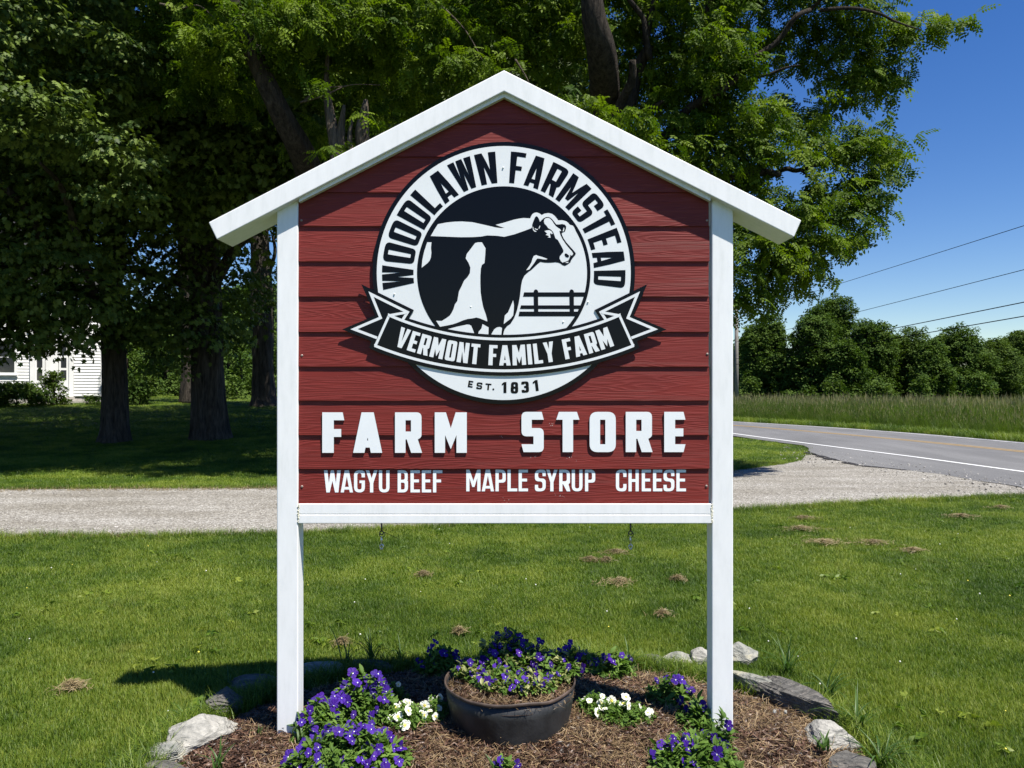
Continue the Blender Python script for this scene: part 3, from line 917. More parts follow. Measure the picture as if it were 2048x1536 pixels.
for nm, pts in {
    'cow_patch': [cm(c2, [(165, 598), (206, 598), (201, 650), (205, 700), (200, 745), (188, 775), (165, 800), (112, 842), (118, 770), (135, 690)]),
                  cm(c2, [(625, 605), (655, 598), (690, 598), (725, 655), (722, 720), (715, 798), (690, 815), (680, 850), (675, 920), (675, 1000), (678, 1080), (688, 1150), (702, 1220), (727, 1290), (738, 1330)]) +
                  cm(gg, [(1175, 440), (1080, 400), (1010, 372), (950, 358), (860, 377), (770, 387), (680, 415), (560, 465), (470, 495), (380, 515), (205, 548), (125, 425), (240, 430), (330, 375), (400, 325), (440, 270), (480, 190), (510, 90), (560, 20)]) +
                  cm(c2, [(470, 1070), (495, 1020), (520, 965), (550, 935), (575, 895), (580, 840), (562, 795), (535, 752), (545, 710), (580, 665)]),
                  cm(c2, [(990, 1155), (998, 1200), (996, 1250), (990, 1300), (965, 1332), (900, 1382), (910, 1300), (942, 1270), (965, 1215)]),
                  cm(hh, [(225, 1175), (290, 1152), (330, 1172), (400, 1190), (480, 1215), (575, 1252), (540, 1268), (480, 1265), (400, 1250), (320, 1240), (290, 1270), (240, 1350), (180, 1430), (110, 1520), (30, 1545), (120, 1420), (170, 1330), (190, 1250)]),
                  cm(hh, [(490, 250), (520, 215), (590, 200), (640, 220), (690, 270), (740, 350), (790, 415), (850, 460), (900, 490), (930, 540), (880, 530), (885, 570), (910, 650), (960, 750), (1040, 870), (1120, 970), (1200, 1060), (1235, 1120), (1215, 1155), (1180, 1165), (1145, 1140), (1158, 1180), (1130, 1250), (1110, 1290), (1060, 1315), (960, 1345), (920, 1310), (885, 1240), (890, 1190), (930, 1140), (980, 1080), (985, 1030), (940, 940), (890, 850), (840, 765), (780, 725), (755, 650), (720, 560), (660, 500), (590, 460), (560, 410), (500, 350), (485, 300)]),
                  cm(hh, [(500, 540), (560, 520), (620, 515), (680, 545), (710, 600), (690, 620), (655, 588), (640, 620), (655, 712), (575, 700), (615, 685), (600, 662), (528, 635), (572, 605)]),
                  cm(hh, [(1028, 1352), (1060, 1335), (1112, 1325), (1108, 1356)]),
                  cm(hh, [(995, 440), (1008, 480), (996, 545), (962, 545), (980, 490)]),
                  cm(hh, [(192, 430), (210, 430), (222, 495), (250, 525), (290, 540), (285, 560), (240, 552), (205, 512)]),
                  cm(hh, [(248, 468), (262, 466), (290, 485), (330, 488), (328, 508), (290, 508), (255, 490)]),
                  cm(hh, [(375, 400), (392, 410), (368, 475), (346, 472)]),
                  cm(gg, [(338, 602), (560, 545), (760, 502), (810, 507), (845, 530), (870, 590), (908, 690), (600, 655)]),
                  cm(gg, [(1075, 492), (1200, 562), (1195, 708), (985, 692), (1000, 645), (1055, 580)]),
                  cm(gg, [(1250, 712), (1315, 600), (1370, 562), (1430, 552), (1475, 572), (1460, 716)])],
}.items():
    for q in pts: ink(nm, [q], WHT, 5)
ink('nostril', [cm(hh, [(1012, 1135), (1030, 1112), (1060, 1112), (1125, 1160), (1130, 1195), (1095, 1218), (1045, 1205), (1020, 1170)])], BLK, 6)
for q in ([(1095, 1078), (1700, 1078), (1690, 1120), (1085, 1120)], [(1065, 1203), (1660, 1203), (1648, 1238), (1056, 1238)], [(1050, 1263), (1640, 1263), (1618, 1308), (1042, 1308)],
          [(1188, 1120), (1188, 1066), (1196, 1054), (1208, 1049), (1220, 1054), (1230, 1066), (1230, 1120), (1232, 1290), (1192, 1290)],
          [(1531, 1120), (1531, 1066), (1539, 1054), (1551, 1049), (1563, 1054), (1573, 1066), (1573, 1120), (1575, 1290), (1535, 1290)]):
    ink('fence_print', [cm(c2, q)], BLK, 4 if q[0][0] != 1188 and q[0][0] != 1531 else 5)

# ring lettering
FH = dict(s=.188, b=.140, r=.15, ri=.02, sl=0.0)
WID = {'W': .62, 'O': .50, 'D': .50, 'L': .42, 'A': .56, 'N': .54, 'F': .43, 'R': .52, 'M': .66, 'S': .50, 'T': .46, 'E': .42, 'V': .54, 'Y': .54, 'I': .215, ' ': .26}
def arc_text(txt, a0, a1, r_in, r_out, cx, cy, mat, lift, gap=.105, smile=False, **kw):
    h = r_out - r_in
    tot = sum(WID[c] for c in txt) + gap * (len(txt) - 1)
    k = (a1 - a0) / tot
    a = a0
    for c in txt:
        w = WID[c]
        if c != ' ':
            g = glyph(c, w=w, t=.25 if c == 'A' else None, **kw)
            cont = []
            for q in g:
                # subdivide so that the arch bends smoothly
                dq = []
                for z in range(len(q)):
                    p0, p1 = q[z], q[(z + 1) % len(q)]
                    n = 1 + int(abs(p1[0] - p0[0]) / .12)
                    for s_ in range(n): dq.append((p0[0] + (p1[0] - p0[0]) * s_ / n, p0[1] + (p1[1] - p0[1]) * s_ / n))
                pp = []
                for x, y in dq:
                    ang = R(a + x * k)
                    rr = (r_out - y * h) if smile else (r_in + y * h)
                    if smile: pp.append((cx + rr * math.sin(ang), cy + rr * math.cos(ang)))
                    else: pp.append((cx + rr * math.sin(ang), cy - rr * math.cos(ang)))
                cont.append(pp)
            ink('letter', cont, mat, lift)
        a += (w + gap) * k
arc_text('WOODLAWN', -98.0, -4.0, 180.5, 243.5, CX, CY, BLK, 2, **FH)
arc_text('FARMSTEAD', 3.4, 97.2, 180.5, 243.5, CX, CY, BLK, 2, **FH)

# ribbon across the lower half
RC = (1008.5, 100.0); RCB = (1008.5, 51.5)
def arcp(c, r, x0, x1, n=40):
    return [(x0 + (x1 - x0) * k / n, c[1] + math.sqrt(r * r - (x0 + (x1 - x0) * k / n - c[0]) ** 2)) for k in range(n + 1)]
mir = lambda pts: [(2 * 1008.5 - x, y) for x, y in pts]
right_out = [(1199.8, 637.0), (1189.4, 619.9), (1294.6, 568.3), (1266.5, 630.8), (1333, 659), (1274.3, 682.4), (1279, 695.5)]
sil = mir(right_out)[::-1] + arcp(RC, 569.5, 2 * 1008.5 - 1199.8, 1199.8)[1:-1] + right_out + arcp(RCB, 700.0, 1278, 739)[1:-1]
ribbon = adopt(link('ribbon_panel', poly_mesh('ribbon_panel', [sil], YE - 0.0055, 0.0052), None, M['print_black']))
def rink(name, contours, mat, lift):
    me = poly_mesh(name, contours, YE - 0.0055 - 0.0007 * lift, 0.0)
    return link(name, me, ribbon, mat)
def stroke(pts, w, closed=False):
    n = len(pts); L_ = []; R_ = []
    for k in range(n):
        p = np.array(pts[k], float)
        d0 = (p - np.array(pts[k - 1], float)) if (k > 0 or closed) else None
        d1 = (np.array(pts[(k + 1) % n], float) - p) if (k < n - 1 or closed) else None
        if d0 is None: d0 = d1
        if d1 is None: d1 = d0
        d0 = d0 / np.linalg.norm(d0); d1 = d1 / np.linalg.norm(d1)
        n0 = np.array([-d0[1], d0[0]]); n1 = np.array([-d1[1], d1[0]])
        mt = n0 + n1; mt = mt / np.linalg.norm(mt)
        l = w / 2 / max(0.25, mt.dot(n0))
        L_.append(tuple(p + mt * l)); R_.append(tuple(p - mt * l))
    return L_ + R_[::-1]
for mf in (lambda p: p, mir):
    rink('ribbon_border', [mf(stroke([(1212.5, 641.0), (1201.8, 624.4), (1275.0, 588.2), (1255.8, 635.6), (1309.0, 658.3), (1262.8, 675.8)], 5.3))], WHT, 1)
    rink('ribbon_border', [mf(stroke([(1203.0, 624.6), (1239.0, 631.0), (1266.3, 691.8)], 5.0))], WHT, 2)
rink('ribbon_border', [arcp(RC, 575.6, 776, 1241) + arcp(RC, 581.0, 1241, 776)], WHT, 3)
rink('ribbon_border', [arcp(RCB, 687.4, 748.5, 1268.5) + arcp(RCB, 692.8, 1268.5, 748.5)], WHT, 3)
_ink = ink
ink = rink
arc_text('VERMONT FAMILY FARM', -20.4, 20.4, 590.5, 631.0, RC[0], RC[1], WHT, 2, gap=.10, smile=True, s=.205, b=.155, r=.12, ri=.02)
ink = _ink
# EST. 1831
def free_letter(ch, cx, cy, hgt, w, rot, mat, lift, **kw):
    g = glyph(ch, w=w, **kw)
    ca, sa = math.cos(R(rot)), math.sin(R(rot))
    cont = []
    for q in g:
        pp = []
        for x, y in q:
            u = (x - w / 2) * hgt; v = -(y - .5) * hgt
            pp.append((cx + u * ca - v * sa, cy + u * sa + v * ca))
        cont.append(pp)
    ink('letter', cont, mat, lift)
for ch, x, y, h, w, rt in (('E', 941.2, 768.2, 13.3, .72, 9), ('S', 958.8, 771.6, 13.6, .86, 6), ('T', 976.6, 773.6, 13.2, .90, 5)):
    free_letter(ch, x, y, h, w, rt, BLK, 2, s=.25, b=.22, r=.4, ri=.2)
free_letter('.', 986.8, 774.0, 13.3, .26, 4, BLK, 2, s=.30)
for ch, x, y, h, w, rt in (('1', 1008.3, 775.0, 22, .42, 0), ('8', 1029, 775.4, 23, .66, 1), ('3', 1050.4, 774.0, 22.5, .66, -3), ('1', 1071.3, 771.2, 22, .46, -7)):
    free_letter(ch, x, y, h, w, rt, BLK, 2, s=.27, b=.20, r=.30)
# small bolt heads on the emblem
for x, y in ((788.5, 588), (941.6, 613.6), (1126.5, 643.5), (1006.3, 335.0), (1006, 712), (1176, 604)):
    q = P(x, y, YE - 0.004)
    tube('bolt', [q + Vector((0, 0.003, 0)), q + Vector((0, -0.0005, 0)), q + Vector((0, -0.0012, 0))], [0.0036, 0.0036, 0.002], M['print_white'], emblem, 10)

# raised FARM STORE letters
KW = dict(s=.285, b=.195, r=.13, sl=.04, ri=0.0)
YL = 3.7005
def raised(ch, x0, x1, y0=824.5, y1=905.0, **o):
    kw = dict(KW); kw.update(o)
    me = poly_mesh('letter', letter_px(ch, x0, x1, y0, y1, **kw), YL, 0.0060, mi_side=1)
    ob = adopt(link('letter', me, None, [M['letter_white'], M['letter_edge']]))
for ch, a_, b_, o in (('F', 644.5, 688.5, {}), ('A', 706.2, 764.3, dict(t=.30, s=.285)), ('R', 790, 843.0, dict(s=.26)), ('M', 869.5, 933.6, dict(s=.255)),
                      ('S', 1043, 1087.5, dict(s=.255, sdown=False, sl=.05)), ('T', 1112.5, 1159, dict(s=.26, sl=.065)), ('O', 1179.3, 1231.6, dict(s=.26, r=.2)), ('R', 1251.5, 1304.0, dict(s=.26)), ('E', 1328.5, 1371.0, dict(s=.27, sl=.05))):
    raised(ch, a_, b_, 823.7 if a_ > 1000 else 824.7, 904.2 if a_ > 1000 else 905.6, **o)

# painted product line on the lowest board
dlow = lambda x, y: YB1 + (YB0 - YB1) * (y - 937.5) / (1006.5 - 937.5) - 0.0007
PT = dict(s=.148, b=.132, r=.30, ri=.14, m=.52)
for ch, a_, b_ in [('W', 648, 681.5), ('A', 681.3, 706), ('G', 708, 729.8), ('Y', 731.5, 755), ('U', 757.8, 779), ('B', 795.3, 816), ('E', 821, 839.8), ('E', 843.8, 862.3), ('F', 866, 884.7),
                   ('M', 932.5, 961), ('A', 963.5, 988), ('P', 991, 1011.5), ('L', 1015, 1034.5), ('E', 1037.3, 1056), ('S', 1069.8, 1091.5), ('Y', 1092.5, 1115), ('R', 1118.5, 1140), ('U', 1143.5, 1165), ('P', 1170, 1190.5),
                   ('C', 1231.8, 1253), ('H', 1257, 1277.5), ('E', 1283.5, 1302), ('E', 1306, 1324.5), ('S', 1327, 1348.8), ('E', 1352.8, 1372)]:
    yt, yb = (940.6, 984.8) if a_ < 900 else (939.3, 982.6)
    kw = dict(PT)
    if ch == 'W': kw['s'] = .165
    if ch == 'A': kw['t'] = .19
    me = poly_mesh('painted_letter', letter_px(ch, a_, b_, yt, yb, **kw), 0, 0, dlow)
    adopt(link('painted_letter', me, None, M['letter_white']))

# chips and scratches in the red paint below STORE
for cx_, cy_, n_, sz_ in ((1141, 917, 9, 7), (1066, 914, 5, 5), (1119, 992, 9, 7), (1104, 846, 5, 4), (1003, 872, 5, 5), (1010, 1000, 4, 5)):
    r_ = random.Random(cx_); V_ = []; F_ = []
    kb = max(k for k in range(len(BOT) - 1) if BOT[k] < cy_)
    for q in range(n_):
        x0_ = cx_ + r_.gauss(0, sz_); y0_ = min(max(cy_ + r_.gauss(0, sz_ * .55), BOT[kb] + 2), BOT[kb + 1] - 2); an = r_.uniform(-1, 1); L0 = r_.uniform(1.2, 3.6)
        for dx_, dy_ in ((0, 0), (L0 * math.cos(an), L0 * math.sin(an)), (L0 * .5 - .5 * math.sin(an), .8)):
            xx, yy = x0_ + dx_, y0_ + dy_
            yd = YB1 + (YB0 - YB1) * (yy - BOT[kb]) / (BOT[kb + 1] - BOT[kb]) - .0007
            p_ = P(xx, yy, yd); V_.append((p_.x, yd, p_.z))
        F_.append((len(V_) - 3, len(V_) - 1, len(V_) - 2))
    adopt(link('paint_chips', mesh('paint_chips', V_, F_), None, M['chip_paint']))
# screws along the edges of the boards, caulk at the rail ends
for x, y in ((604, 711), (604, 973), (1414.5, 708), (1413, 972), (1414, 441), (603, 441)):
    q = P(x, y, 3.708)
    adopt(tube('screw', [q + Vector((0, 0.004, 0)), q + Vector((0, -0.002, 0)), q + Vector((0, -0.0035, 0))], [0.006, 0.006, 0.003], M['screw'], None, 10))
random.seed(5)
for xx in (597.2, 1424.2):
    bm = bmesh.new()
    for k in range(26):
        y = 1009 + 36 * k / 25
        q = P(xx + random.uniform(-1.6, 1.2), y, 3.698)
        r_ = bmesh.ops.create_icosphere(bm, subdivisions=1, radius=random.uniform(0.002, 0.0042))
        for v in r_['verts']: v.co = Vector((v.co.x, v.co.y * .5, v.co.z * 1.4)) + q
    adopt(link('caulk', bm_mesh('caulk', bm, True), None, M['caulk']))

# hanging clips below the bottom rail
def clip(px, label, tail):
    top = P(px, 1047.0, 3.745)
    e = empty('hanging_clip', top, 0, label, 'clip', 'metal clips hanging below the sign')
    s = 3.745 / FP
    def pt(dx, dy, d=0): return Vector((dx * s, d, -dy * s))
    tube('eye_screw', [pt(0, 0), pt(0, 16)], 0.0042, M['metal_dark'], e, 8)
    ring = [pt(5.5 * math.sin(t), 20.5 - 4.5 * math.cos(t), 0.004 * math.sin(t * 2)) for t in np.linspace(0, 2 * math.pi, 17)]
    tube('eye_ring', [pt(3.6 * math.sin(t), 18.5 - 3.6 * math.cos(t)) for t in np.linspace(0, 2 * math.pi, 17)], 0.0028, M['metal_dark'], e, 6)
    ring2 = [pt(5.2 * math.sin(t) + 0.6, 22 - 6.2 * math.cos(t), 0.003) for t in np.linspace(0, 2 * math.pi, 17)]
    tube('cable_tie', ring2, 0.0018, M['zip'], e, 6)
    if tail: tube('cable_tie_tail', [pt(6, 18), pt(9, 19), pt(20, 24), pt(34, 31)], [0.003, 0.0016, 0.0014, 0.0012], M['zip'], e, 6)
    tube('snap_body', smooth_path([pt(0, 26), pt(-.5, 30), pt(0, 34), pt(0, 39), pt(0, 42)], 3), [0.0042] * 4 + [0.0058] * 4 + [0.0042] * 5, M['metal'], e, 8)
    tube('snap_hook', smooth_path([pt(0, 42), pt(-2.8, 45), pt(-2.6, 49), pt(0.5, 51.5), pt(3, 48), pt(2.4, 44), pt(.5, 41.5)], 4), 0.0042, M['metal'], e, 8)
clip(763.3, 'left metal snap clip under the sign, its black cable tie sticking out', True)
clip(1261.0, 'right metal snap clip hanging under the sign rail', False)
# ------------------------------------------------------------------ leaf templates
def quad_leaf(L_, W_, fold=0.25):
    """one leaf along +X: folded rhombus of 4 triangles"""
    V = [(0, 0, 0), (L_ * .45, W_ / 2, fold * W_ * .5), (L_, 0, -L_ * .06), (L_ * .45, -W_ / 2, fold * W_ * .5), (L_ * .5, 0, 0)]
    F = [(0, 4, 1), (4, 2, 1), (0, 3, 4), (4, 3, 2)]
    return np.array(V), np.array(F)

def maple_leaf(S):
    """small five-lobed leaf"""
    o = [(0, 0), (.20, .42), (.42, .22), (.62, .50), (.66, .20), (1.0, 0), (.66, -.20), (.62, -.50), (.42, -.22), (.20, -.42)]
    V = [(x * S, y * S, -0.10 * S * (abs(y) * 2) ** 2) for x, y in o] + [(.38 * S, 0, .02 * S)]
    n = len(o)
    F = [(k, (k + 1) % n, n) for k in range(n)]
    return np.array(V), np.array(F)

def compose(parts):
    V = []; F = []; o = 0
    for v, f in parts:
        V.append(v); F.append(f + o); o += len(v)
    return np.concatenate(V), np.concatenate(F)

def xf(V, rot, pos, s=1.0):
    m = np.array(Euler(rot).to_matrix())
    return (V * s) @ m.T + np.array(pos)

rs = np.random.RandomState(11)
def maple_spray(seed, n=22, rad=.42, S=.115):
    r = np.random.RandomState(seed); parts = []
    base = maple_leaf(S)
    for k in range(n):
        t = r.uniform(-2.4, 2.4); d = rad * math.sqrt(r.uniform(.02, 1))
        x = d * math.cos(t) * 1.0 + .1; y = d * math.sin(t)
        z = -0.35 * d * d + r.uniform(-.05, .05)
        parts.append((xf(base[0], (r.uniform(-.5, .5), r.uniform(.30, 1.2), t + r.uniform(-.7, .7)), (x, y, z), r.uniform(.75, 1.25)), base[1]))
    return compose(parts)

def locust_spray(seed, nf=7):
    r = np.random.RandomState(seed); parts = []
    lf = quad_leaf(.046, .019)
    tri = (np.array([(0, 0, 0), (.032, .0190, .003), (.070, 0, -.004), (.032, -.0190, .003)]), np.array([(0, 2, 1), (0, 3, 2)]))
    for k in range(nf):
        t = r.uniform(-2.2, 2.2)
        L_ = r.uniform(.18, .27); npair = 5
        V = []; F = []
        fr = []
        for j in range(npair):
            x = L_ * (.12 + .86 * j / npair); z = -0.9 * x * x
            for sgn in (-1, 1):
                fr.append((xf(tri[0], (sgn * .15 + r.uniform(-.4, .4), .25, sgn * 1.25), (x, 0, z)), tri[1]))
        fr.append((xf(tri[0], (0, .6, 0), (L_, 0, -0.9 * L_ * L_)), tri[1]))
        fv, ff = compose(fr)
        px = .38 * k / nf
        parts.append((xf(fv, (r.uniform(-.4, .4), r.uniform(.0, 1.0), t), (px, r.uniform(-.04, .04), -.3 * px * px + r.uniform(-.03, .03))), ff))
    return compose(parts)

def clump_tpl(seed, n=26, rad=.5, S=.24):
    r = np.random.RandomState(seed); parts = []
    base = quad_leaf(S, S * .75)
    for k in range(n):
        d = r.normal(size=3); d /= np.linalg.norm(d); d *= rad * r.uniform(.3, 1) ** .5
        d[2] *= .6
        parts.append((xf(base[0], (r.uniform(-.6, .6), r.uniform(-.1, .8), r.uniform(0, 6.28)), d, r.uniform(.7, 1.3)), base[1]))
    return compose(parts)

T_maple = [template('maple_spray', *maple_spray(k), M['maple']) for k in range(5)]
T_locust = [template('locust_spray', *locust_spray(k + 20), M['locust']) for k in range(6)]
T_far = [template('far_clump', *clump_tpl(k + 40), M['far_leaf']) for k in range(4)]
T_far2 = [template('far_clump_light', *clump_tpl(k + 50), M['far_leaf2']) for k in range(4)]

def ell_points(clumps, dens, rs, shell=0.45, lumps=0.25):
    """points in a set of ellipsoids (cx,cy,cz,rx,ry,rz[,density]) biased to the outside"""
    out = []
    for c in clumps:
        cx, cy, cz, rx, ry, rz = c[:6]
        k = c[6] if len(c) > 6 else 1.0
        n = int(dens * k * (rx * ry + ry * rz + rx * rz) / 3 * 4)
        d = rs.normal(size=(n, 3)); d /= np.linalg.norm(d, axis=1)[:, None]
        rad = (shell + (1 - shell) * rs.uniform(size=n)) ** .6
        ph = rs.uniform(0, 6, 3)
        rad *= 1 + lumps * (np.sin(d[:, 0] * 5 + ph[0]) * np.sin(d[:, 1] * 5 + ph[1]) + .5 * np.sin(d[:, 2] * 9 + ph[2]))
        out.append(d * rad[:, None] * np.array([rx, ry, rz]) + np.array([cx, cy, cz]))
    return np.concatenate(out)

def rots(n, rs, tilt=.35):
    return np.stack([rs.normal(0, tilt, n), rs.normal(0, tilt, n), rs.uniform(0, 6.283, n)], 1)

def outward(pts, centres, rs, tilt=.3, droop=.2):
    """sprays point away from their clump centre"""
    n = len(pts)
    d = pts - centres
    az = np.arctan2(d[:, 1], d[:, 0]) + rs.normal(0, .5, n)
    el = rs.normal(droop, tilt, n)
    return np.stack([rs.normal(0, tilt, n), el, az], 1)

def trunk(name, pts, rad, mat, parent, sides=40, n=8, ridges=9, amp=.22, seed=0):
    pp = smooth_path(pts, n)
    rr = lerp_list(rad, len(pp))
    return tube(name, pp, rr, mat, parent, sides, True, cap=True, noise_amp=amp, seed=seed, ridges=ridges)

def limb_to(parent, a, b, r0, r1, mat, seed, sag=.3, name='limb', sides=10):
    a = Vector(a); b = Vector(b); r = random.Random(seed)
    L_ = (b - a).length
    mid = [a.lerp(b, t) + Vector((r.uniform(-1, 1), r.uniform(-1, 1), r.uniform(-.4, 1) + sag)) * L_ * .07 for t in (.25, .5, .75)]
    pp = smooth_path([a] + mid + [b], 4)
    return tube(name, pp, lerp_list([r0, r0 * .8, (r0 + r1) / 2, r1], len(pp)), mat, parent, sides, noise_amp=.12, seed=seed)

def rel(parent, pts):
    return np.asarray(pts) - np.array(parent.location)

class Tree:
    """a tree with its base at an Empty; trunk, limbs and crown given in world coordinates"""
    def __init__(s, name, base, label, cat='tree', group=None):
        s.e = empty(name, base, 0, label, cat, group); s.b = Vector(base)
    def trunk(s, pts, rad, mat, **k):
        return trunk('trunk', [Vector(p) - s.b for p in pts], rad, mat, s.e, **k)
    def limb(s, a, b, r0, r1, mat, seed, **k):
        return limb_to(s.e, Vector(a) - s.b, Vector(b) - s.b, r0, r1, mat, seed, **k)
    def crown(s, clumps, dens, T, seed, scale=(.8, 1.25), tilt=.3, shell=.45, lumps=.2, name='crown', keep=None):
        r = np.random.RandomState(seed)
        allp = []; allr = []
        for c in clumps:
            p = ell_points([c], dens, r, shell, lumps)
            if keep is not None: p = p[p[:, 2] > c[2] + keep * c[5]]
            allp.append(p); allr.append(outward(p, np.array(c[:3]), r, tilt))
        p = np.concatenate(allp); q = np.concatenate(allr)
        return scatter(name, p - np.array(s.b), q, r.uniform(scale[0], scale[1], len(p)), T, s.e, seed)

def pc(px, py, Y, rpx, rpy=None, rd=None, k=1.0):
    """an ellipsoid of foliage seen at a pixel, radius in pixels"""
    q = P(px, py, Y); rx = rpx * Y / FP; rz = (rpy if rpy else rpx) * Y / FP
    return (q.x, q.y, q.z, rx, rd if rd else (rx + rz) / 2, rz, k)

# ---- left maple: layered sprays over the drive side, deep dark crown behind
b1 = G(228, 884)
t1 = Tree('maple_tree', b1, 'dark maple with the thinner trunk in front of the white house')
t1.trunk([b1 + Vector((0, 0, -.1)), b1 + Vector((.02, 0, .5)), b1 + Vector((0, 0, 2.2)), b1 + Vector((-.1, .1, 5)), b1 + Vector((.2, 0, 9)), b1 + Vector((.3, 0, 13))], [.50, .36, .31, .29, .2, .08], M['bark'], seed=3)
lit1 = [pc(40, 70, 13.5, 120, 60), pc(180, 110, 14, 110, 55), pc(60, 215, 13, 95, 50), pc(165, 185, 14.5, 100, 45), pc(215, 235, 15, 80, 45), pc(235, 320, 14, 70, 62),
        pc(165, 300, 14.5, 70, 40), pc(255, 395, 14.5, 50, 40), pc(-60, 130, 13, 120, 90), pc(300, 150, 16, 70, 60), pc(100, 0, 14, 160, 60), pc(60, 265, 13.5, 90, 30)]
deep1 = [(-14, 20, 8.5, 5.5, 5.5, 5.0, 1.1), (-9.5, 18.5, 8.3, 3.6, 3.2, 2.3), (-14, 19, 5.2, 4.6, 4.0, 2.6, .38), (-11.2, 18.5, 4.3, 2.6, 2.2, 1.35, .55),
         (-13.2, 18.5, 3.6, 2.3, 2.2, 1.05, .6), (-11.4, 19.2, 3.3, 2.0, 2, .75, .6), (-18, 19, 7, 5, 5, 4.0), (-16.5, 18.0, 4.0, 2.6, 3, 1.2, .6), (-8.8, 20.5, 5.4, 2.3, 2.5, 1.4, .25), (-8.6, 21.5, 3.5, 1.3, 1.8, .9, .6)]
t1.crown(lit1, 46, T_maple, 5, (.75, 1.1), tilt=.28, shell=.35, lumps=.3, keep=-.15)
t1.crown(deep1, 17, T_maple, 6, (1.0, 1.5), tilt=.4, shell=.25, lumps=.2)
t1.crown([(-15, 27, 12.5, 8, 7, 4.0), (-22, 22, 10, 6, 6, 4.5), (-20, 31, 12, 6, 5, 3.5), (-9.5, 15.9, 12.6, 6.5, 3.7, 1.8, 3.0), (-16, 16.3, 12.4, 5, 3.7, 1.8, 3.0)], 8, T_maple, 7, (1.6, 2.2), tilt=.4, shell=.25, name='added_shade_crown')  # high foliage added to shade the deep crown and lawn; front clumps out of view
for k, (x, y, z) in enumerate([(-9.5, 15.5, 6.2), (-11.5, 15, 7.6), (-14.5, 17, 5.4), (-9.2, 19, 5.2), (-8.5, 21, 4.2), (-13.5, 17.8, 3.9), (-15.5, 20, 8.5)]):
    t1.limb(b1 + Vector((0, 0, 3.0 + .45 * k)), (x, y, z), .13, .03, M['bark'], 30 + k)

# ---- second maple with the thick trunk left of the post
b2 = G(418, 879)
t2 = Tree('maple_tree', b2, 'big maple with the thickest dark furrowed trunk, just left of the sign post')
t2.trunk([b2 + Vector((.06, 0, -.1)), b2 + Vector((.04, 0, .35)), b2 + Vector((0, 0, 1.2)), b2 + Vector((-.06, 0, 3)), b2 + Vector((-.12, .1, 6)), b2 + Vector((.1, .1, 9)), b2 + Vector((.3, 0, 13))], [.60, .50, .44, .43, .40, .30, .1], M['bark'], seed=8)
deep2 = [(-6.8, 20.5, 9.6, 4.2, 4.4, 4.0, 1.1), (-8.5, 19, 7.7, 2.8, 2.6, 1.9), (-5.6, 19, 8.2, 2.6, 2.6, 2.0), (-6.5, 18.5, 6.9, 1.9, 2, 1.2), (-7.2, 23.5, 9.0, 3.5, 3, 1.6), (-9.9, 22.5, 4.9, 1.2, 2, 1.5, .5), (-4.5, 20, 9.5, 3.2, 3.5, 3.0)]
t2.crown(deep2, 17, T_maple, 9, (1.0, 1.5), tilt=.4, shell=.25)
t2.crown([(-7, 28, 13, 6.5, 6, 4), (-6, 33, 13.5, 6, 5, 3.6), (-1.5, 27, 14, 5, 5, 4), (-3.6, 16.6, 12.9, 5.0, 3.8, 1.8, 1.1)], 8, T_maple, 12, (1.6, 2.2), tilt=.4, shell=.25, name='added_shade_crown')  # more added foliage overhead, there to block sun; front clump lies above the frame
t2.crown([pc(505, 565, 23, 34, 26, k=.45), pc(480, 605, 24, 30, 30, k=.4), pc(345, 470, 21, 60, 40, k=.3), pc(330, 560, 22, 62, 34, k=.5), pc(310, 640, 22, 60, 50, k=1.2), pc(340, 715, 22, 40, 30), pc(470, 425, 22, 40, 18, k=.6)], 26, T_maple, 10, (.8, 1.1))
for k, (x, y, z) in enumerate([(-4.2, 19, 7.5), (-9.3, 19, 7.0), (-7.8, 24, 6.4), (-9.8, 22, 4.6), (-5.0, 20, 10)]):
    t2.limb(b2 + Vector((-.05, 0, 4.2 + .5 * k)), (x, y, z), .17, .04, M['bark'], 50 + k)

# ---- two more old maples farther back
b3 = G(527, 812)
t3 = Tree('maple_tree', b3, 'old maple behind the sign post, its trunk lit in patches and forked into bare stems')
h3 = lambda px, py: P(px, py, b3.y)
t3.trunk([b3 + Vector((0, 0, -.1)), b3 + Vector((0, 0, .5)), h3(526, 720), h3(524, 600), h3(520, 520), h3(519, 450), h3(522, 380)], [.78, .60, .52, .56, .45, .40, .3], M['bark'], seed=14)
t3.limb(h3(520, 560), h3(490, 440), .22, .12, M['bark_dead'], 71, sag=0)
t3.limb(h3(540, 620), h3(545, 470), .12, .07, M['bark'], 72, sag=0)
t3.crown([pc(500, 590, 36, 34, 40, 1.5, .9), pc(520, 545, 35.4, 24, 18, 1, .5), pc(540, 400, 37, 90, 60, 3), pc(470, 660, 40, 30, 22, 2)], 12, T_maple, 15, (1.2, 1.7))
b4 = G(378, 806)
t4 = Tree('maple_tree', b4, 'slim dark tree trunk half hidden behind the thick maple trunk')
h4 = lambda px, py: P(px, py, b4.y)
t4.trunk([b4 + Vector((0, 0, -.1)), h4(378, 740), h4(374, 640), h4(368, 540), h4(368, 460)], [.50, .40, .36, .32, .3], M['bark'], seed=16)
t4.crown([pc(370, 380, 40, 90, 50, 4, .5)], 9, T_maple, 17, (1.4, 2))

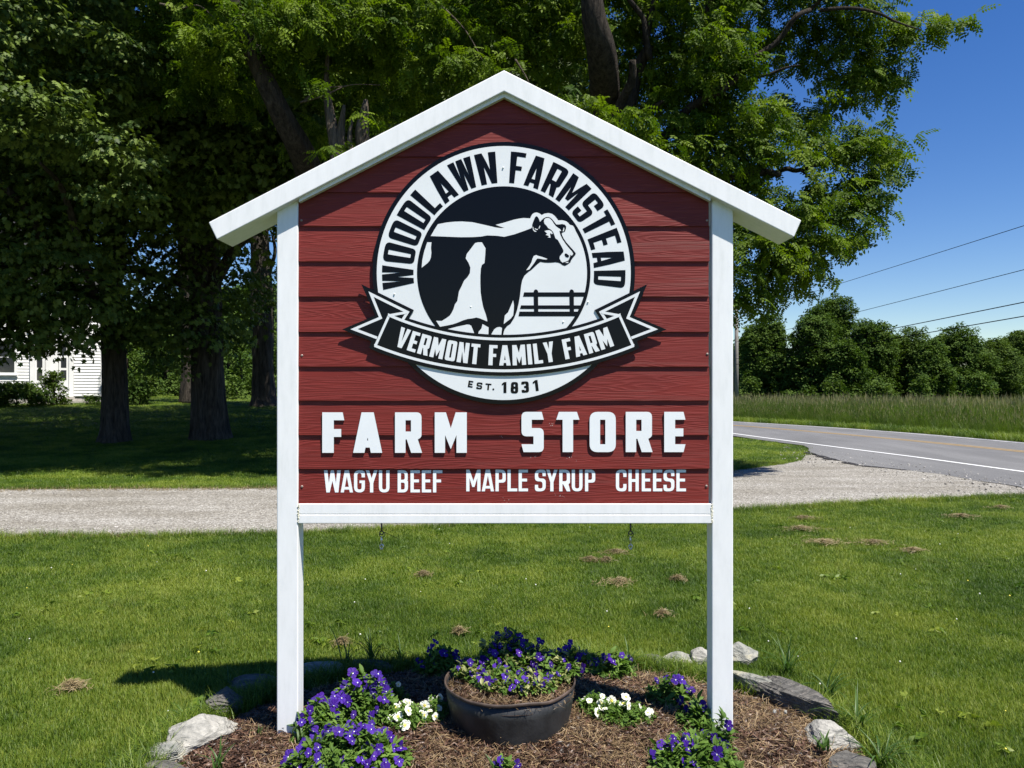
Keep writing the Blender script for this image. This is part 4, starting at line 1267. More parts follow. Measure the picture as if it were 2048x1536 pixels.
# ---- locust behind the sign, left half: leaning stem, dead snags, dense light fronds
bL = Vector((-4.2, 16.5, float(TH(-4.2, 16.5))))
tL = Tree('locust_tree', bL, 'locust behind the left roof slope with a leaning stem and broken dead snags')
hL = lambda px, py, Y=15.5: P(px, py, Y)
tL.trunk([bL + Vector((0, 0, -.1)), hL(640, 600, 16.5), hL(640, 450, 16), hL(612, 330, 14.2), hL(562, 230, 13.4), hL(512, 120, 13.1), hL(472, 20, 13), hL(440, -120, 13)], [.42, .33, .30, .24, .19, .16, .12, .06], M['bark_dark'], sides=24, seed=21)
for a_, b_, r0, r1, sd in (((668, 420), (657, 60), .10, .04, 1), ((690, 420), (688, 210), .10, .075, 2), ((735, 400), (732, 200), .14, .12, 3), ((702, 380), (708, 225), .07, .04, 4)):
    m_ = M['bark_dead']
    aa = hL(*a_, 13.3); bb = hL(*b_, 13.3)
    pp = smooth_path([aa, aa.lerp(bb, .3) + Vector((.05, 0, 0)), aa.lerp(bb, .65) + Vector((-.06, 0, 0)), bb], 6)
    tube('snag', [p - bL for p in pp], lerp_list([r0, r0 * 1.1, r0 * .9, r1, r1 * .35], len(pp)), m_, tL.e, 14, noise_amp=.5, seed=sd * 7.3, ridges=7)
for k, pts in enumerate([[(320, 8), (365, 16), (400, 12), (440, 48)], [(630, 98), (655, 80), (680, 70), (700, 50)], [(600, 205), (650, 190), (700, 170), (760, 170)], [(610, 200), (640, 178), (690, 172)], [(870, 0), (930, 60), (970, 130)], [(1030, 118), (1050, 150), (1058, 165)]]):
    w = smooth_path([hL(x, y, 13.2) for x, y in pts], 5)
    tube('limb', [p - bL for p in w], lerp_list([.022, .012, .006], len(w)), M['bark_dead'], tL.e, 6)
clL = [pc(720, 235, 12.9, 34, 18, k=.7), pc(650, 200, 12.9, 40, 26, k=.5), pc(650, 300, 12.9, 26, 20, k=.7), pc(450, 90, 13.2, 110, 80), pc(560, 60, 13, 110, 80), pc(600, 150, 13.6, 80, 60), pc(700, 60, 13.4, 110, 90), pc(690, 130, 14.8, 80, 60), pc(820, 60, 13.6, 120, 90), pc(860, 150, 14, 90, 60), pc(960, 70, 14.5, 110, 90),
       pc(930, 130, 13.2, 80, 40), pc(420, 190, 15, 90, 70), pc(620, 270, 14.4, 40, 50), pc(800, 210, 14.2, 60, 30), pc(380, 60, 15, 100, 90), pc(560, -90, 13.5, 200, 80, k=.4), pc(850, -90, 14, 220, 80, k=.4), pc(1050, 130, 15, 60, 50), pc(760, 200, 15.5, 90, 70, k=.8)]
tL.crown(clL, 44, T_locust, 22, (.85, 1.2), tilt=.35, shell=.25, lumps=.3, keep=-.35)
# dark masses behind it
tB = Tree('maple_tree', (-2.5, 26, float(TH(-2.5, 26))), 'dense dark tree mass seen between the locust stems behind the sign roof')
tB.trunk([(-2.5, 26, 0), (-2.4, 26, 5), (-2.2, 26, 11)], [.45, .35, .2], M['bark_dark'], seed=5, sides=20)
tB.crown([(-2.0, 25, 12.0, 4.2, 3, 3.8), (-5.4, 24, 11, 3, 3, 4.0), (-6.6, 23.5, 9.6, 2.6, 2.5, 1.8), (-2.5, 24, 9.5, 3.0, 2.5, 2.2), (1.5, 25, 12.5, 2.6, 2.5, 3.3)], 10, T_maple, 24, (1.5, 2.1), tilt=.5, shell=.25)

# ---- locust on the right, crown against the sky
bR = Vector((1.9, 15.2, float(TH(1.9, 15.2))))
tR = Tree('locust_tree', bR, 'tall locust behind the right roof slope, its feathery crown reaching across the blue sky')
hR = lambda px, py, Y=15.0: P(px, py, Y)
tR.trunk([bR + Vector((0, 0, -.1)), hR(1215, 600, 15.2), hR(1215, 300, 15.2), hR(1206, 130, 13.4), hR(1185, 20, 12.9), hR(1175, -150, 12.9)], [.36, .30, .28, .26, .20, .10], M['bark_dark'], sides=24, seed=31)
br = [((1215, 330), (1300, 90), .15, .09), ((1230, 330), (1265, 120), .10, .06), ((1290, 90), (1330, -80), .08, .03), ((1225, 420), (1420, 360), .16, .10), ((1420, 360), (1560, 350), .09, .05), ((1540, 352), (1650, 325), .055, .02), ((1300, 300), (1480, 150), .10, .05), ((1480, 150), (1620, 20), .06, .04),
      ((1620, 20), (1720, -60), .04, .02), ((1500, 160), (1600, 130), .035, .012), ((1600, 340), (1650, 380), .022, .008), ((1300, 120), (1250, -40), .06, .03), ((1230, 250), (1330, 200), .08, .03), ((1480, 420), (1600, 440), .03, .01), ((1400, 100), (1440, -60), .05, .02), ((1640, 20), (1840, 60), .035, .01)]
for k, (a_, b_, r0, r1) in enumerate(br):
    tR.limb(hR(*a_, 14.3 - .15 * (k % 4)), hR(*b_, 13.9 - .15 * ((k * 3) % 5)), r0, r1, M['bark_dark'], 90 + k, sag=.1, sides=9)
clR = [pc(1130, 60, 14.2, 90, 80), pc(1150, 190, 13.0, 40, 22, k=.7), pc(1250, 230, 12.8, 55, 26), pc(1290, 300, 13.4, 80, 40), pc(1350, 60, 14.6, 120, 90), pc(1390, 180, 14.2, 100, 80), pc(1440, 90, 13.6, 70, 90, k=.8), pc(1370, 290, 14, 80, 70),
       pc(1450, 330, 14, 90, 55), pc(1500, 250, 13.8, 70, 60), pc(1560, 300, 14, 70, 34, k=.8), pc(1600, 225, 15, 60, 36, k=.6), pc(1590, 100, 15.6, 55, 40, k=.7), pc(1690, 110, 15.2, 66, 60, k=.7), pc(1720, 160, 15, 50, 55, k=.8), pc(1750, 120, 15, 46, 60, k=.7), pc(1650, 10, 14.8, 90, 40, k=.8),
       pc(1760, 30, 14.6, 70, 34, k=.8), pc(1850, 55, 14.4, 52, 26, k=.8), pc(1905, 45, 14.4, 18, 20, k=.8), pc(1730, 290, 14.2, 64, 44, k=.9), pc(1680, 270, 14.4, 60, 40, k=.7), pc(1690, 370, 14, 80, 36, k=.8), pc(1770, 330, 14, 32, 44, k=.8), pc(1710, 430, 13.8, 50, 28, k=.7), pc(1660, 400, 14, 60, 30, k=.8),
       pc(1560, 420, 13.8, 100, 42), pc(1640, 470, 13.6, 66, 38, k=.8), pc(1520, 490, 13.6, 90, 50), pc(1590, 530, 13.6, 60, 40, k=.9), pc(1500, 560, 13.6, 60, 46), pc(1480, 610, 13.8, 26, 30, k=.9), pc(1705, 468, 13.7, 40, 16, k=.8), pc(1590, 575, 13.6, 24, 14, k=.6),
       pc(1100, -60, 14.5, 200, 90), pc(1400, -80, 14.5, 220, 90), pc(1650, -90, 15, 170, 70), pc(1290, 180, 15.6, 90, 90, k=.6), pc(1450, 400, 15, 80, 60, k=.7), pc(1560, 240, 15.6, 90, 60, k=.35), pc(1500, 60, 15.5, 80, 70, k=.5)]
tR.crown(clR, 52, T_locust, 32, (.85, 1.2), tilt=.35, shell=.15, lumps=.28)

# ---- wood behind the road on the right: each tree its own crown
rnd = random.Random(4)
def far_tree(px, ytop, ybase, wpx, Y, T, label, seed, cat='tree', group='trees beyond the road', dens=12.0, sc=(.65, 1.1)):
    if cat == 'tree' and group == 'trees beyond the road': wpx *= 1.12; ytop -= 6
    bx = (px - 1024) * Y / FP
    bz = float(TH(bx, Y)); s = Y / FP
    ztop = CH - (ytop - 768) * s
    h = ztop - bz; w = wpx * s / 2
    t = Tree('broadleaf_tree', (bx, Y, bz), label, cat, group)
    t.trunk([(bx, Y, bz - .2), (bx + .1, Y, bz + h * .3), (bx, Y, bz + h * .8)], [.035 * h, .028 * h, .01 * h], M['bark_dark'], sides=10, ridges=0, n=3, seed=seed)
    r = random.Random(seed)
    cl = [(bx, Y, bz + h * .42, w * .82, w * .8, h * .42), (bx, Y, bz + h * .72, w * .55, w * .6, h * .26)]
    for k in range(16):
        a_ = r.uniform(0, 6.28); q = r.uniform(.06, .90)
        ww = w * (.9 if q < .5 else .62 if q < .75 else .35)
        cl.append((bx + math.cos(a_) * ww * .7, Y + math.sin(a_) * ww * .7, bz + h * q, w * r.uniform(.28, .42), w * r.uniform(.3, .42), h * r.uniform(.10, .16), 1.2))
    t.crown(cl, dens, T, seed, sc, tilt=.4, shell=.35, lumps=.25)
    return t
far_tree(1535, 632, 815, 120, 84, T_far, 'dark round tree just right of the wooden power pole', 201)
far_tree(1625, 640, 815, 150, 80, T_far, 'broad dark tree in front of the tallest crown beyond the road', 202)
far_tree(1655, 603, 815, 130, 92, T_far, 'tallest tree of the wood beyond the road, its crown above the others', 203)
far_tree(1745, 655, 815, 110, 88, T_far, 'rounded tree right of the tallest tree beyond the road', 204)
far_tree(1700, 690, 815, 90, 76, T_far, 'lower tree in front of the tallest tree beyond the road', 205)
far_tree(1820, 655, 815, 125, 90, T_far2, 'tree where the lowest power wire meets the wood beyond the road', 206)
far_tree(1915, 650, 815, 130, 92, T_far, 'second tallest crown at the right of the wood, open at its top', 207)
far_tree(1865, 690, 815, 80, 82, T_far, 'smaller dark tree before the open topped crown', 208)
far_tree(1990, 680, 815, 125, 96, T_far2, 'lighter green tree at the right end of the wood', 209)
far_tree(2060, 670, 815, 150, 108, T_far2, 'far tree cut by the right edge of the picture', 210)
far_tree(1490, 680, 815, 70, 110, T_far2, 'pale tree behind the wooden power pole', 211)
far_tree(1500, 755, 818, 60, 72, T_far2, 'bush at the foot of the power pole behind the tall grass', 212, 'bush', 'bushes before the wood', 4)
far_tree(1665, 750, 818, 50, 66, T_far2, 'light green bush before the broad dark tree', 213, 'bush', 'bushes before the wood', 4)
far_tree(1760, 760, 818, 80, 66, T_far2, 'light green bush in the middle of the wood edge', 214, 'bush', 'bushes before the wood', 4)
far_tree(1840, 745, 818, 50, 70, T_far, 'dark narrow bush at the wood edge right of centre', 215, 'bush', 'bushes before the wood', 4)
far_tree(1960, 740, 818, 70, 78, T_far, 'dark bush under the open topped crown', 216, 'bush', 'bushes before the wood', 4)
far_tree(2150, 690, 815, 150, 120, T_far, 'far tree beyond the right edge of the picture', 217)

# ---- greenery behind the old trunks on the left
for k, (px, yt, w, Y, T, lab) in enumerate([
        (455, 640, 120, 66, T_far2, 'light green tree seen between the thick trunk and the post'), (330, 620, 130, 62, T_far, 'mid green tree right of the white house'),
        (540, 650, 130, 70, T_far2, 'light tree behind the forked old maple'), (250, 600, 120, 64, T_far, 'dark tree behind the corner of the white house'), (400, 600, 110, 74, T_far, 'dark far tree behind the thick maple trunk'), (480, 690, 60, 58, T_far, 'low dark tree left of the forked maple')]):
    far_tree(px, yt, 800, w, Y, T, lab, 230 + k, 'tree', 'trees behind the lawn', 3.0)
for k, (px, yt, w, Y, T, lab) in enumerate([
        (350, 745, 60, 52, T_far2, 'yellow green bush on the sunny lawn right of the house'), (300, 752, 60, 50, T_far2, 'leafy bush near the lit strip of lawn'), (470, 755, 50, 46, T_far2, 'light bush just left of the forked maple'), (430, 735, 40, 50, T_far2, 'small light bush right of the thick trunk'),
        (515, 735, 60, 54, T_far2, 'bush behind the forked maple trunk')]):
    far_tree(px, yt, 800, w, Y, T, lab, 250 + k, 'bush', 'bushes behind the lawn', 6, (.5, .9))
M['hill'] = plain('wooded_hill', (0.035, 0.065, 0.028), 0.95, 0.1, var=.5, vscale=.25, bumps=1, bscale=.3, bdist=2.0)
def hill_z(x, t):
    base = 26 * math.exp(-((x + 75) / 80.0) ** 2) + 12 * math.exp(-((x - 30) / 90.0) ** 2) + 9 * math.exp(-((x + 230) / 90.0) ** 2)
    return -1.5 + (base + 3 * noise.noise(Vector((x * .02, 3, 0)))) * math.sin(t * math.pi / 2) + noise.noise(Vector((x * .08, t * 5, 0))) * 1.5 * t
V = []; F = []; nxh = 130
for k in range(nxh):
    x = -420 + k * 6.0
    for q in range(13):
        t = q / 8.0
        V.append((x, 170 + 70 * t, hill_z(x, t)))
for k in range(nxh - 1):
    for q in range(12): F.append((k * 13 + q, (k + 1) * 13 + q, (k + 1) * 13 + q + 1, k * 13 + q + 1))
tag(link('hills', mesh('hills', V, F, True), None, M['hill']), kind='structure')

r = np.random.RandomState(88); n = 4200
x = r.uniform(-200, 230, n); t = r.uniform(0, 1.1, n)
scatter('hill_woods', np.stack([x, 170 + 70 * t, np.array([hill_z(a_, b_) for a_, b_ in zip(x, t)]) + 1.5], 1), rots(n, r, .3), r.uniform(4.5, 8, n), T_far, None, 89)
# ------------------------------------------------------------------ white farmhouse
Yh = 43.0
hb = float(TH(-25, Yh))
s = Yh / FP
HX0 = (208 - 1024) * s; HA = R(28.0)
def hx(px):
    k = (px - 1024) / FP
    return HX0 - (HX0 - k * Yh) / (math.cos(HA) - math.sin(HA) * k)
hz = lambda py: CH - (py - 768) * s * .965
house = empty('farmhouse', (HX0, Yh, hb), HA, 'white clapboard farmhouse behind the maples, half hidden by dark leaves', 'house')
ho = Vector(house.location)
def hbox(name, x0, x1, y0, y1, z0, z1, mat, parent=None, bevel=0):
    o = box(name, x0 - ho.x, x1 - ho.x, y0 - ho.y, y1 - ho.y, z0 - ho.z, z1 - ho.z, mat, parent or house, bevel)
    return o
xL, xR = hx(-150), hx(208)
hbox('wall', xL, xR, Yh, Yh + 9, hb + .3, hb + 6.3, M['house'])
hbox('foundation', xL + .03, xR - .03, Yh + .04, Yh + 8.9, hb - .3, hb + .3, M['concrete'])
# gable roof
bm = bmesh.new()
pr = [(xL - .4, hb + 6.25), ((xL + xR) / 2, hb + 10.6), (xR + .4, hb + 6.25)]
f = [bm.verts.new((x - ho.x, -.4, z - ho.z)) for x, z in pr]; bk = [bm.verts.new((x - ho.x, 9.4, z - ho.z)) for x, z in pr]
bm.faces.new(f); bm.faces.new(bk[::-1])
for k in range(3): bm.faces.new((f[k], bk[k], bk[(k + 1) % 3], f[(k + 1) % 3]))
bmesh.ops.recalc_face_normals(bm, faces=bm.faces)
link('roof', bm_mesh('roof', bm), house, M['roof'])
# clapboards: overlapping courses, too fine to pick apart
bm = bmesh.new()
zc = hb + .34
doorx0, doorx1 = hx(60), hx(147)
while zc < hb + 6.2:
    for (xa, xb) in ((xL + .16, doorx0 - .02), (doorx1 + .02, xR - .16)) if zc < hb + 2.75 else ((xL + .16, xR - .16),):
        vs = [bm.verts.new((x - ho.x, y, z - ho.z)) for x, y, z in ((xa, -.035, zc), (xb, -.035, zc), (xb, -.008, zc + .16), (xa, -.008, zc + .16), (xa, -.002, zc), (xb, -.002, zc))]
        bm.faces.new((vs[0], vs[1], vs[2], vs[3])); bm.faces.new((vs[4], vs[5], vs[1], vs[0]))
    zc += .165
tag(link('clapboards', bm_mesh('clapboards', bm), house, M['house']), kind='stuff')
for xa in (xL, xR - .16): hbox('corner_board', xa, xa + .16, Yh - .05, Yh - .001, hb + .3, hb + 6.2, M['house'])
def window(xc, zb, w, h):
    fr = hbox('window', xc - w / 2 - .12, xc + w / 2 + .12, Yh - .075, Yh - .04, zb - .12, zb + h + .14, M['house'])
    o = hbox('pane', xc - w / 2, xc + w / 2, Yh - .082, Yh - .076, zb, zb + h * .49, M['glass'], fr); o.location = (0, 0, 0)
    o = hbox('pane', xc - w / 2, xc + w / 2, Yh - .082, Yh - .076, zb + h * .52, zb + h, M['glass'], fr)
    o = hbox('sill', xc - w / 2 - .16, xc + w / 2 + .16, Yh - .14, Yh - .075, zb - .16, zb - .1, M['house'], fr)
window(hx(10), hz(745), .85, 1.6)
window(hx(-70), hz(745), .85, 1.6)
window(hx(10), hz(610), .85, 1.5)
window(hx(110), hz(610), .85, 1.5)
window(hx(175), hz(610), .85, 1.5)
# entrance: pilasters, sidelights, door, entablature
for a_, b_ in ((60, 70), (138, 147)): hbox('pilaster', hx(a_), hx(b_), Yh - .16, Yh - .01, hb + .3, hz(655), M['house'], None, .01)
hbox('entablature', hx(56), hx(151), Yh - .22, Yh - .01, hz(655) + .002, hz(635), M['house'])
hbox('sidelight_frame', hx(70) + .002, hx(90), Yh - .08, Yh - .02, hb + .3, hz(655) - .004, M['house'])
hbox('sidelight_frame', hx(118), hx(138) - .002, Yh - .08, Yh - .02, hb + .3, hz(655) - .004, M['house'])
for a_ in (74, 122):
    for z0 in (760, 735, 710): hbox('sidelight_pane', hx(a_), hx(a_ + 11), Yh - .088, Yh - .081, hz(z0), hz(z0 - 20), M['glass'])
dr = hbox('door', hx(91), hx(117), Yh - .06, Yh - .02, hb + .3, hz(660), M['house'], None, .01)
tube('door_knob', [Vector((hx(114), Yh - .06, hb + 1.2)) - ho, Vector((hx(114), Yh - .12, hb + 1.2)) - ho], .03, M['metal'], dr, 8)
for k in range(3): hbox('step', hx(72 - 3 * k), hx(150 + 14 * k), Yh - .5 - .34 * k, Yh - .17 - .34 * k - (.002 if k else -.0), hb - .1, hb + .3 - .1 * k, M['concrete'])
for px, yt, w, Y, T, lab in ((30, 765, 150, 38.5, T_far, 'wide dark hedge bush under the farmhouse window'), (105, 742, 60, 39.5, T_far2, 'thin leggy shrub in front of the farmhouse door'), (277, 757, 66, 40, T_far, 'round dark bush right of the thinner maple trunk'), (185, 792, 40, 40, T_far2, 'low light plants beside the farmhouse steps')):
    far_tree(px, yt, 805, w, Y, T, lab, 300 + px, 'bush', 'bushes around the farmhouse', 14, (.35, .6))

# ------------------------------------------------------------------ power pole, wires, guard rail
Yp = 60.0
bx = (1473 - 1024) * Yp / FP; bz = float(TH(bx, Yp))
pole = empty('power_pole', (bx, Yp, bz), 0, 'grey wooden power pole beyond the road, partly behind the locust leaves', 'pole')
tube('pole_shaft', [(0, 0, -.3), (0, 0, 4), (0, 0, 9)], [.17, .155, .13], M['pole'], pole, 14)
box('crossarm', -1.2, 1.2, -.2, -.08, 8.1, 8.22, M['pole'], pole, .01)
for k in (-1.05, -.4, .4, 1.05): tube('insulator', [(k, -.14, 8.225), (k, -.14, 8.36)], [.05, .03], M['metal_dark'], pole, 8)
for k, (px0, py0, px1, py1, lab) in enumerate([(1472, 631, 2048, 447, 'highest thin wire crossing the blue sky on the right'), (1472, 684, 2048, 535, 'second thin wire from the top in the sky'),
                                        (1472, 718, 2048, 600, 'thick dark wire, upper of the lowest two'), (1472, 729, 2048, 628, 'lowest dark wire, passing in front of the far tree tops')]):
    a_ = P(px0, py0, Yp - .15); b_ = P(px1, py1, 25.0)
    c_ = a_ + (b_ - a_) * 1.6
    pts = [a_.lerp(c_, t) + Vector((0, 0, -.25 * 4 * t * (1 - t) * .3)) for t in np.linspace(0, 1, 24)]
    w = tube('power_wire', [p - a_ for p in pts], .011 if k < 2 else .016, M['wire'], None, 6)
    w.location = a_
    tag(w, lab, 'wire', 'power wires')
Yg = 44.0
gr = empty('guard_rail', ((1466 - 1024) * Yg / FP, Yg, float(TH(13, Yg))), 0, 'short length of steel guard rail at the foot of the power pole', 'guard rail')
bm = bmesh.new()
prof = [(0, .0), (-.03, .05), (0, .10), (-.0, .16), (-.03, .21), (0, .26)]
v0 = [bm.verts.new((-3.0, y, .36 + z)) for y, z in prof]; v1 = [bm.verts.new((1.3, y, .36 + z)) for y, z in prof]
v2 = [bm.verts.new((-3.0, y + .006, .36 + z)) for y, z in prof]; v3 = [bm.verts.new((1.3, y + .006, .36 + z)) for y, z in prof]
for k in range(5):
    bm.faces.new((v0[k], v1[k], v1[k + 1], v0[k + 1])); bm.faces.new((v2[k], v2[k + 1], v3[k + 1], v3[k]))
link('rail', bm_mesh('rail', bm), gr, M['galv'])
for x in (-2.6, -.7, 1.1): box('rail_post', x - .06, x + .06, .02, .14, -.1, .60, M['pole'], gr, .005)
# ------------------------------------------------------------------ grass
def tuft(seed, n=42, rad=.07, h=(.024, .052), w=.0024, lean=.6, segs=2):
    r = np.random.RandomState(seed); V = []; F = []
    for k in range(n):
        t = r.uniform(0, 6.28); d = rad * math.sqrt(r.uniform(0, 1)); x = d * math.cos(t); y = d * math.sin(t)
        a = r.uniform(0, 6.28); H_ = r.uniform(*h); ln = r.uniform(.1, lean) * H_
        dx, dy = math.cos(a), math.sin(a); wx, wy = -dy * w / 2, dx * w / 2
        o = len(V)
        V += [(x - wx, y - wy, 0), (x + wx, y + wy, 0), (x + dx * ln * .35 + wx * .8, y + dy * ln * .35 + wy * .8, H_ * .6), (x + dx * ln * .35 - wx * .8, y + dy * ln * .35 - wy * .8, H_ * .6), (x + dx * ln * 1.3, y + dy * ln * 1.3, H_ * .95)]
        F += [(o, o + 1, o + 2), (o, o + 2, o + 3), (o + 3, o + 2, o + 4)]
    return np.array(V), np.array(F)
T_grass = [template('grass_tuft', *tuft(k + 60), M['grass']) for k in range(6)]
T_grass_long = [template('grass_tuft_long', *tuft(k + 70, 30, .09, (.05, .13), .004, 1.1), M['grass']) for k in range(3)]

def bed_r(x, y): return np.sqrt(((x - BED_C[0]) / BED_R[0]) ** 2 + ((y - BED_C[1]) / BED_R[1]) ** 2)
def road_mask(x, y):
    out = np.zeros(x.shape, bool)
    for k in range(len(x)):
        if x[k] > 0 and y[k] > 5 and near_edge(y[k]) - .05 < x[k] < f_far(y[k]) + .3: out[k] = True
    return out
def lawn_pts(n, y0, y1, seed, margin=1.5, xl=None, xr=None, dist_w=1.0):
    r = np.random.RandomState(seed)
    y = (y0 ** 0.5 + (y1 ** .5 - y0 ** .5) * r.uniform(size=n) ** 1.0) ** 2
    half = .67 * y + margin
    x = r.uniform(-1, 1, n) * half
    k = bed_r(x, y) > 1.0
    k &= ~inpoly(x, y, drive_poly)
    if xl is not None: k &= x > xl
    if xr is not None: k &= x < xr
    x, y = x[k], y[k]
    k = ~road_mask(x, y)
    return x[k], y[k], r
X0, Y0, S0, R0 = [], [], [], []
for n, y0, y1, sc, zs, seed in ((30000, 2.9, 6.5, 1.0, .85, 1), (36000, 6.0, 13.5, 1.35, .9, 2), (30000, 12.5, 26, 2.3, 1.1, 3), (16000, 25, 60, 4.2, 1.5, 4)):
    x, y, r = lawn_pts(n, y0, y1, seed)
    if seed == 4: k = (x < 4) ; x, y = x[k], y[k]
    m = len(x)
    X0.append(x); Y0.append(y)
    S0.append(np.stack([np.full(m, sc) * r.uniform(.8, 1.2, m), np.full(m, sc) * r.uniform(.8, 1.2, m), zs * r.uniform(.75, 1.25, m)], 1))
    R0.append(np.stack([r.normal(0, .08, m), r.normal(0, .08, m), r.uniform(0, 6.28, m)], 1))
x = np.concatenate(X0); y = np.concatenate(Y0)
scatter('lawn_grass', np.stack([x, y, TH(x, y)], 1), np.concatenate(R0), np.concatenate(S0), T_grass, None, 5)
# longer grass along the bed stones and the drive edge
r = np.random.RandomState(77)
a_ = r.uniform(0, 6.28, 1500); q = r.uniform(.985, 1.07, 1500)
x = BED_C[0] + BED_R[0] * q * np.cos(a_); y = BED_C[1] + BED_R[1] * q * np.sin(a_)
scatter('edge_grass', np.stack([x, y, np.zeros_like(x)], 1), rots(len(x), r, .12), r.uniform(.6, 1.1, len(x)), T_grass_long, None, 6)
r = np.random.RandomState(78)
ex = []; 
for arr, sg in ((A_, -1), (B_, 1)):
    for k in range(len(arr) - 1):
        for _ in range(7):
            p = arr[k].lerp(arr[k + 1], r.uniform()); ex.append((p.x, p.y + sg * r.uniform(-.05, .22)))
ex = np.array(ex); k = ~((ex[:, 0] > 6) & (ex[:, 1] > 12.5)); ex = ex[k]
scatter('drive_edge_grass', np.stack([ex[:, 0], ex[:, 1], TH(ex[:, 0], ex[:, 1])], 1), rots(len(ex), r, .12), r.uniform(.5, 1.0, len(ex)), T_grass_long, None, 7)

T_drytuft = [template('dry_tuft', *tuft(k + 80, 22, .10, (.015, .05), .005, 1.4), M['dry']) for k in range(3)]
r = np.random.RandomState(79); ex = []
for arr, sg, n_ in ((B_, 1, 9), (A_, -1, 2)):
    for k in range(len(arr) - 1):
        for _ in range(n_):
            p = arr[k].lerp(arr[k + 1], r.uniform()); ex.append((p.x, p.y + sg * (r.uniform(-.35, .12) if sg > 0 else r.uniform(-.04, .10))))
ex = np.array(ex); k = ~((ex[:, 0] > 4.5) & (ex[:, 1] > 12.5)); ex = ex[k]
scatter('dead_edge_grass', np.stack([ex[:, 0], ex[:, 1], TH(ex[:, 0], ex[:, 1]) + .012], 1), rots(len(ex), r, .2), r.uniform(.5, 1.1, len(ex)), T_drytuft, None, 18)
# tall verge grass beyond the road
def tall_tpl(seed, heads):
    r = np.random.RandomState(seed); V = []; F = []; mi = []
    for k in range(16):
        x, y = r.uniform(-.22, .22, 2); a = r.uniform(0, 6.28); H_ = r.uniform(.55, 1.05); ln = r.uniform(.1, .45); w = .014
        dx, dy = math.cos(a), math.sin(a); o = len(V)
        V += [(x - w / 2, y, 0), (x + w / 2, y, 0), (x + dx * ln * .4 + w * .4, y + dy * ln * .4, H_ * .6), (x + dx * ln * .4 - w * .4, y + dy * ln * .4, H_ * .6), (x + dx * ln, y + dy * ln, H_)]
        F += [(o, o + 1, o + 2), (o, o + 2, o + 3), (o + 3, o + 2, o + 4)]; mi += [0, 0, 0]
    for k in range(heads):
        x, y = r.uniform(-.22, .22, 2); H_ = r.uniform(.85, 1.15); o = len(V); dx = r.uniform(-.12, .12)
        V += [(x + dx - .012, y, H_ * .86), (x + dx + .012, y, H_ * .86), (x + dx, y, H_ * 1.05), (x - .003, y, 0), (x + .003, y, 0), (x + dx, y, H_ * .88)]
        F += [(o, o + 1, o + 2), (o + 3, o + 4, o + 5)]; mi += [1, 1]
    return np.array(V), np.array(F), mi
T_tall = []
for k in range(5):
    V, F, mi = tall_tpl(k + 90, 2)
    T_tall.append(template('tall_grass', V, F, [M['tall_grass'], M['seed_head']], False, mi))
r = np.random.RandomState(9)
n = 15000
y = 14 + 66 * r.uniform(size=n) ** 1.25
x = np.array([f_far(q) for q in y]) + 1.4 + 6.5 * r.uniform(size=n) ** 1.3
sc_ = r.uniform(.7, 1.15, n) * np.clip((x - np.array([f_far(q) for q in y])) / 2.5, .45, 1.15)
scatter('tall_verge_grass', np.stack([x, y, TH(x, y)], 1), rots(n, r, .12), sc_, T_tall, None, 8)
r = np.random.RandomState(10)
n = 5000
y = 14 + 60 * r.uniform(size=n); x = np.array([f_far(q) for q in y]) + .25 + 1.6 * r.uniform(size=n)
scatter('short_verge_grass', np.stack([x, y, TH(x, y)], 1), rots(n, r, .12), r.uniform(1.6, 2.6, n), T_grass_long, None, 9)
r = np.random.RandomState(12)
n = 9000
y = 30 + 70 * r.uniform(size=n); x = np.array([f_far(q) for q in y]) + 8 + 50 * r.uniform(size=n)
scatter('field_grass', np.stack([x, y, TH(x, y)], 1), rots(n, r, .12), r.uniform(.7, 1.1, n), T_tall, None, 10)

# clover heads and dandelions dotted over the lawn
def ball(rad, mat, nm):
    bm = bmesh.new(); bmesh.ops.create_icosphere(bm, subdivisions=1, radius=rad)
    V = np.array([v.co[:] for v in bm.verts]); F = np.array([[v.index for v in f.verts] for f in bm.faces]); bm.free()
    return template(nm, V, F, mat)
T_clover = [ball(.0065, M['pet_white'], 'clover_head')]
T_dand = [ball(.008, M['pet_yellow'], 'dandelion_head')]
x, y, r = lawn_pts(60, 3.5, 12, 33); scatter('clover_flowers', np.stack([x, y, TH(x, y) + .05], 1), rots(len(x), r), r.uniform(.6, 1.1, len(x)), T_clover, None, 11)
x, y, r = lawn_pts(34, 3.5, 12, 34); scatter('dandelion_flowers', np.stack([x, y, TH(x, y) + .05], 1), rots(len(x), r), r.uniform(.5, 1.0, len(x)), T_dand, None, 12)

T_weed = [template('weed_rosette', *compose([(xf(quad_leaf(.05, .028)[0], (q_, .25, q_ * 1.3), (0, 0, .03)), quad_leaf(.05, .028)[1]) for q_ in range(6)]), M['grass'])]
x, y, r = lawn_pts(900, 3.3, 12, 35); kk_ = np.array([noise.noise(Vector((a * .9, b * .9, 8))) for a, b in zip(x, y)]) > .05; x, y = x[kk_], y[kk_]
scatter('lawn_weeds', np.stack([x, y, TH(x, y) + .015], 1), rots(len(x), r), r.uniform(.5, 1.2, len(x)), T_weed, None, 19)
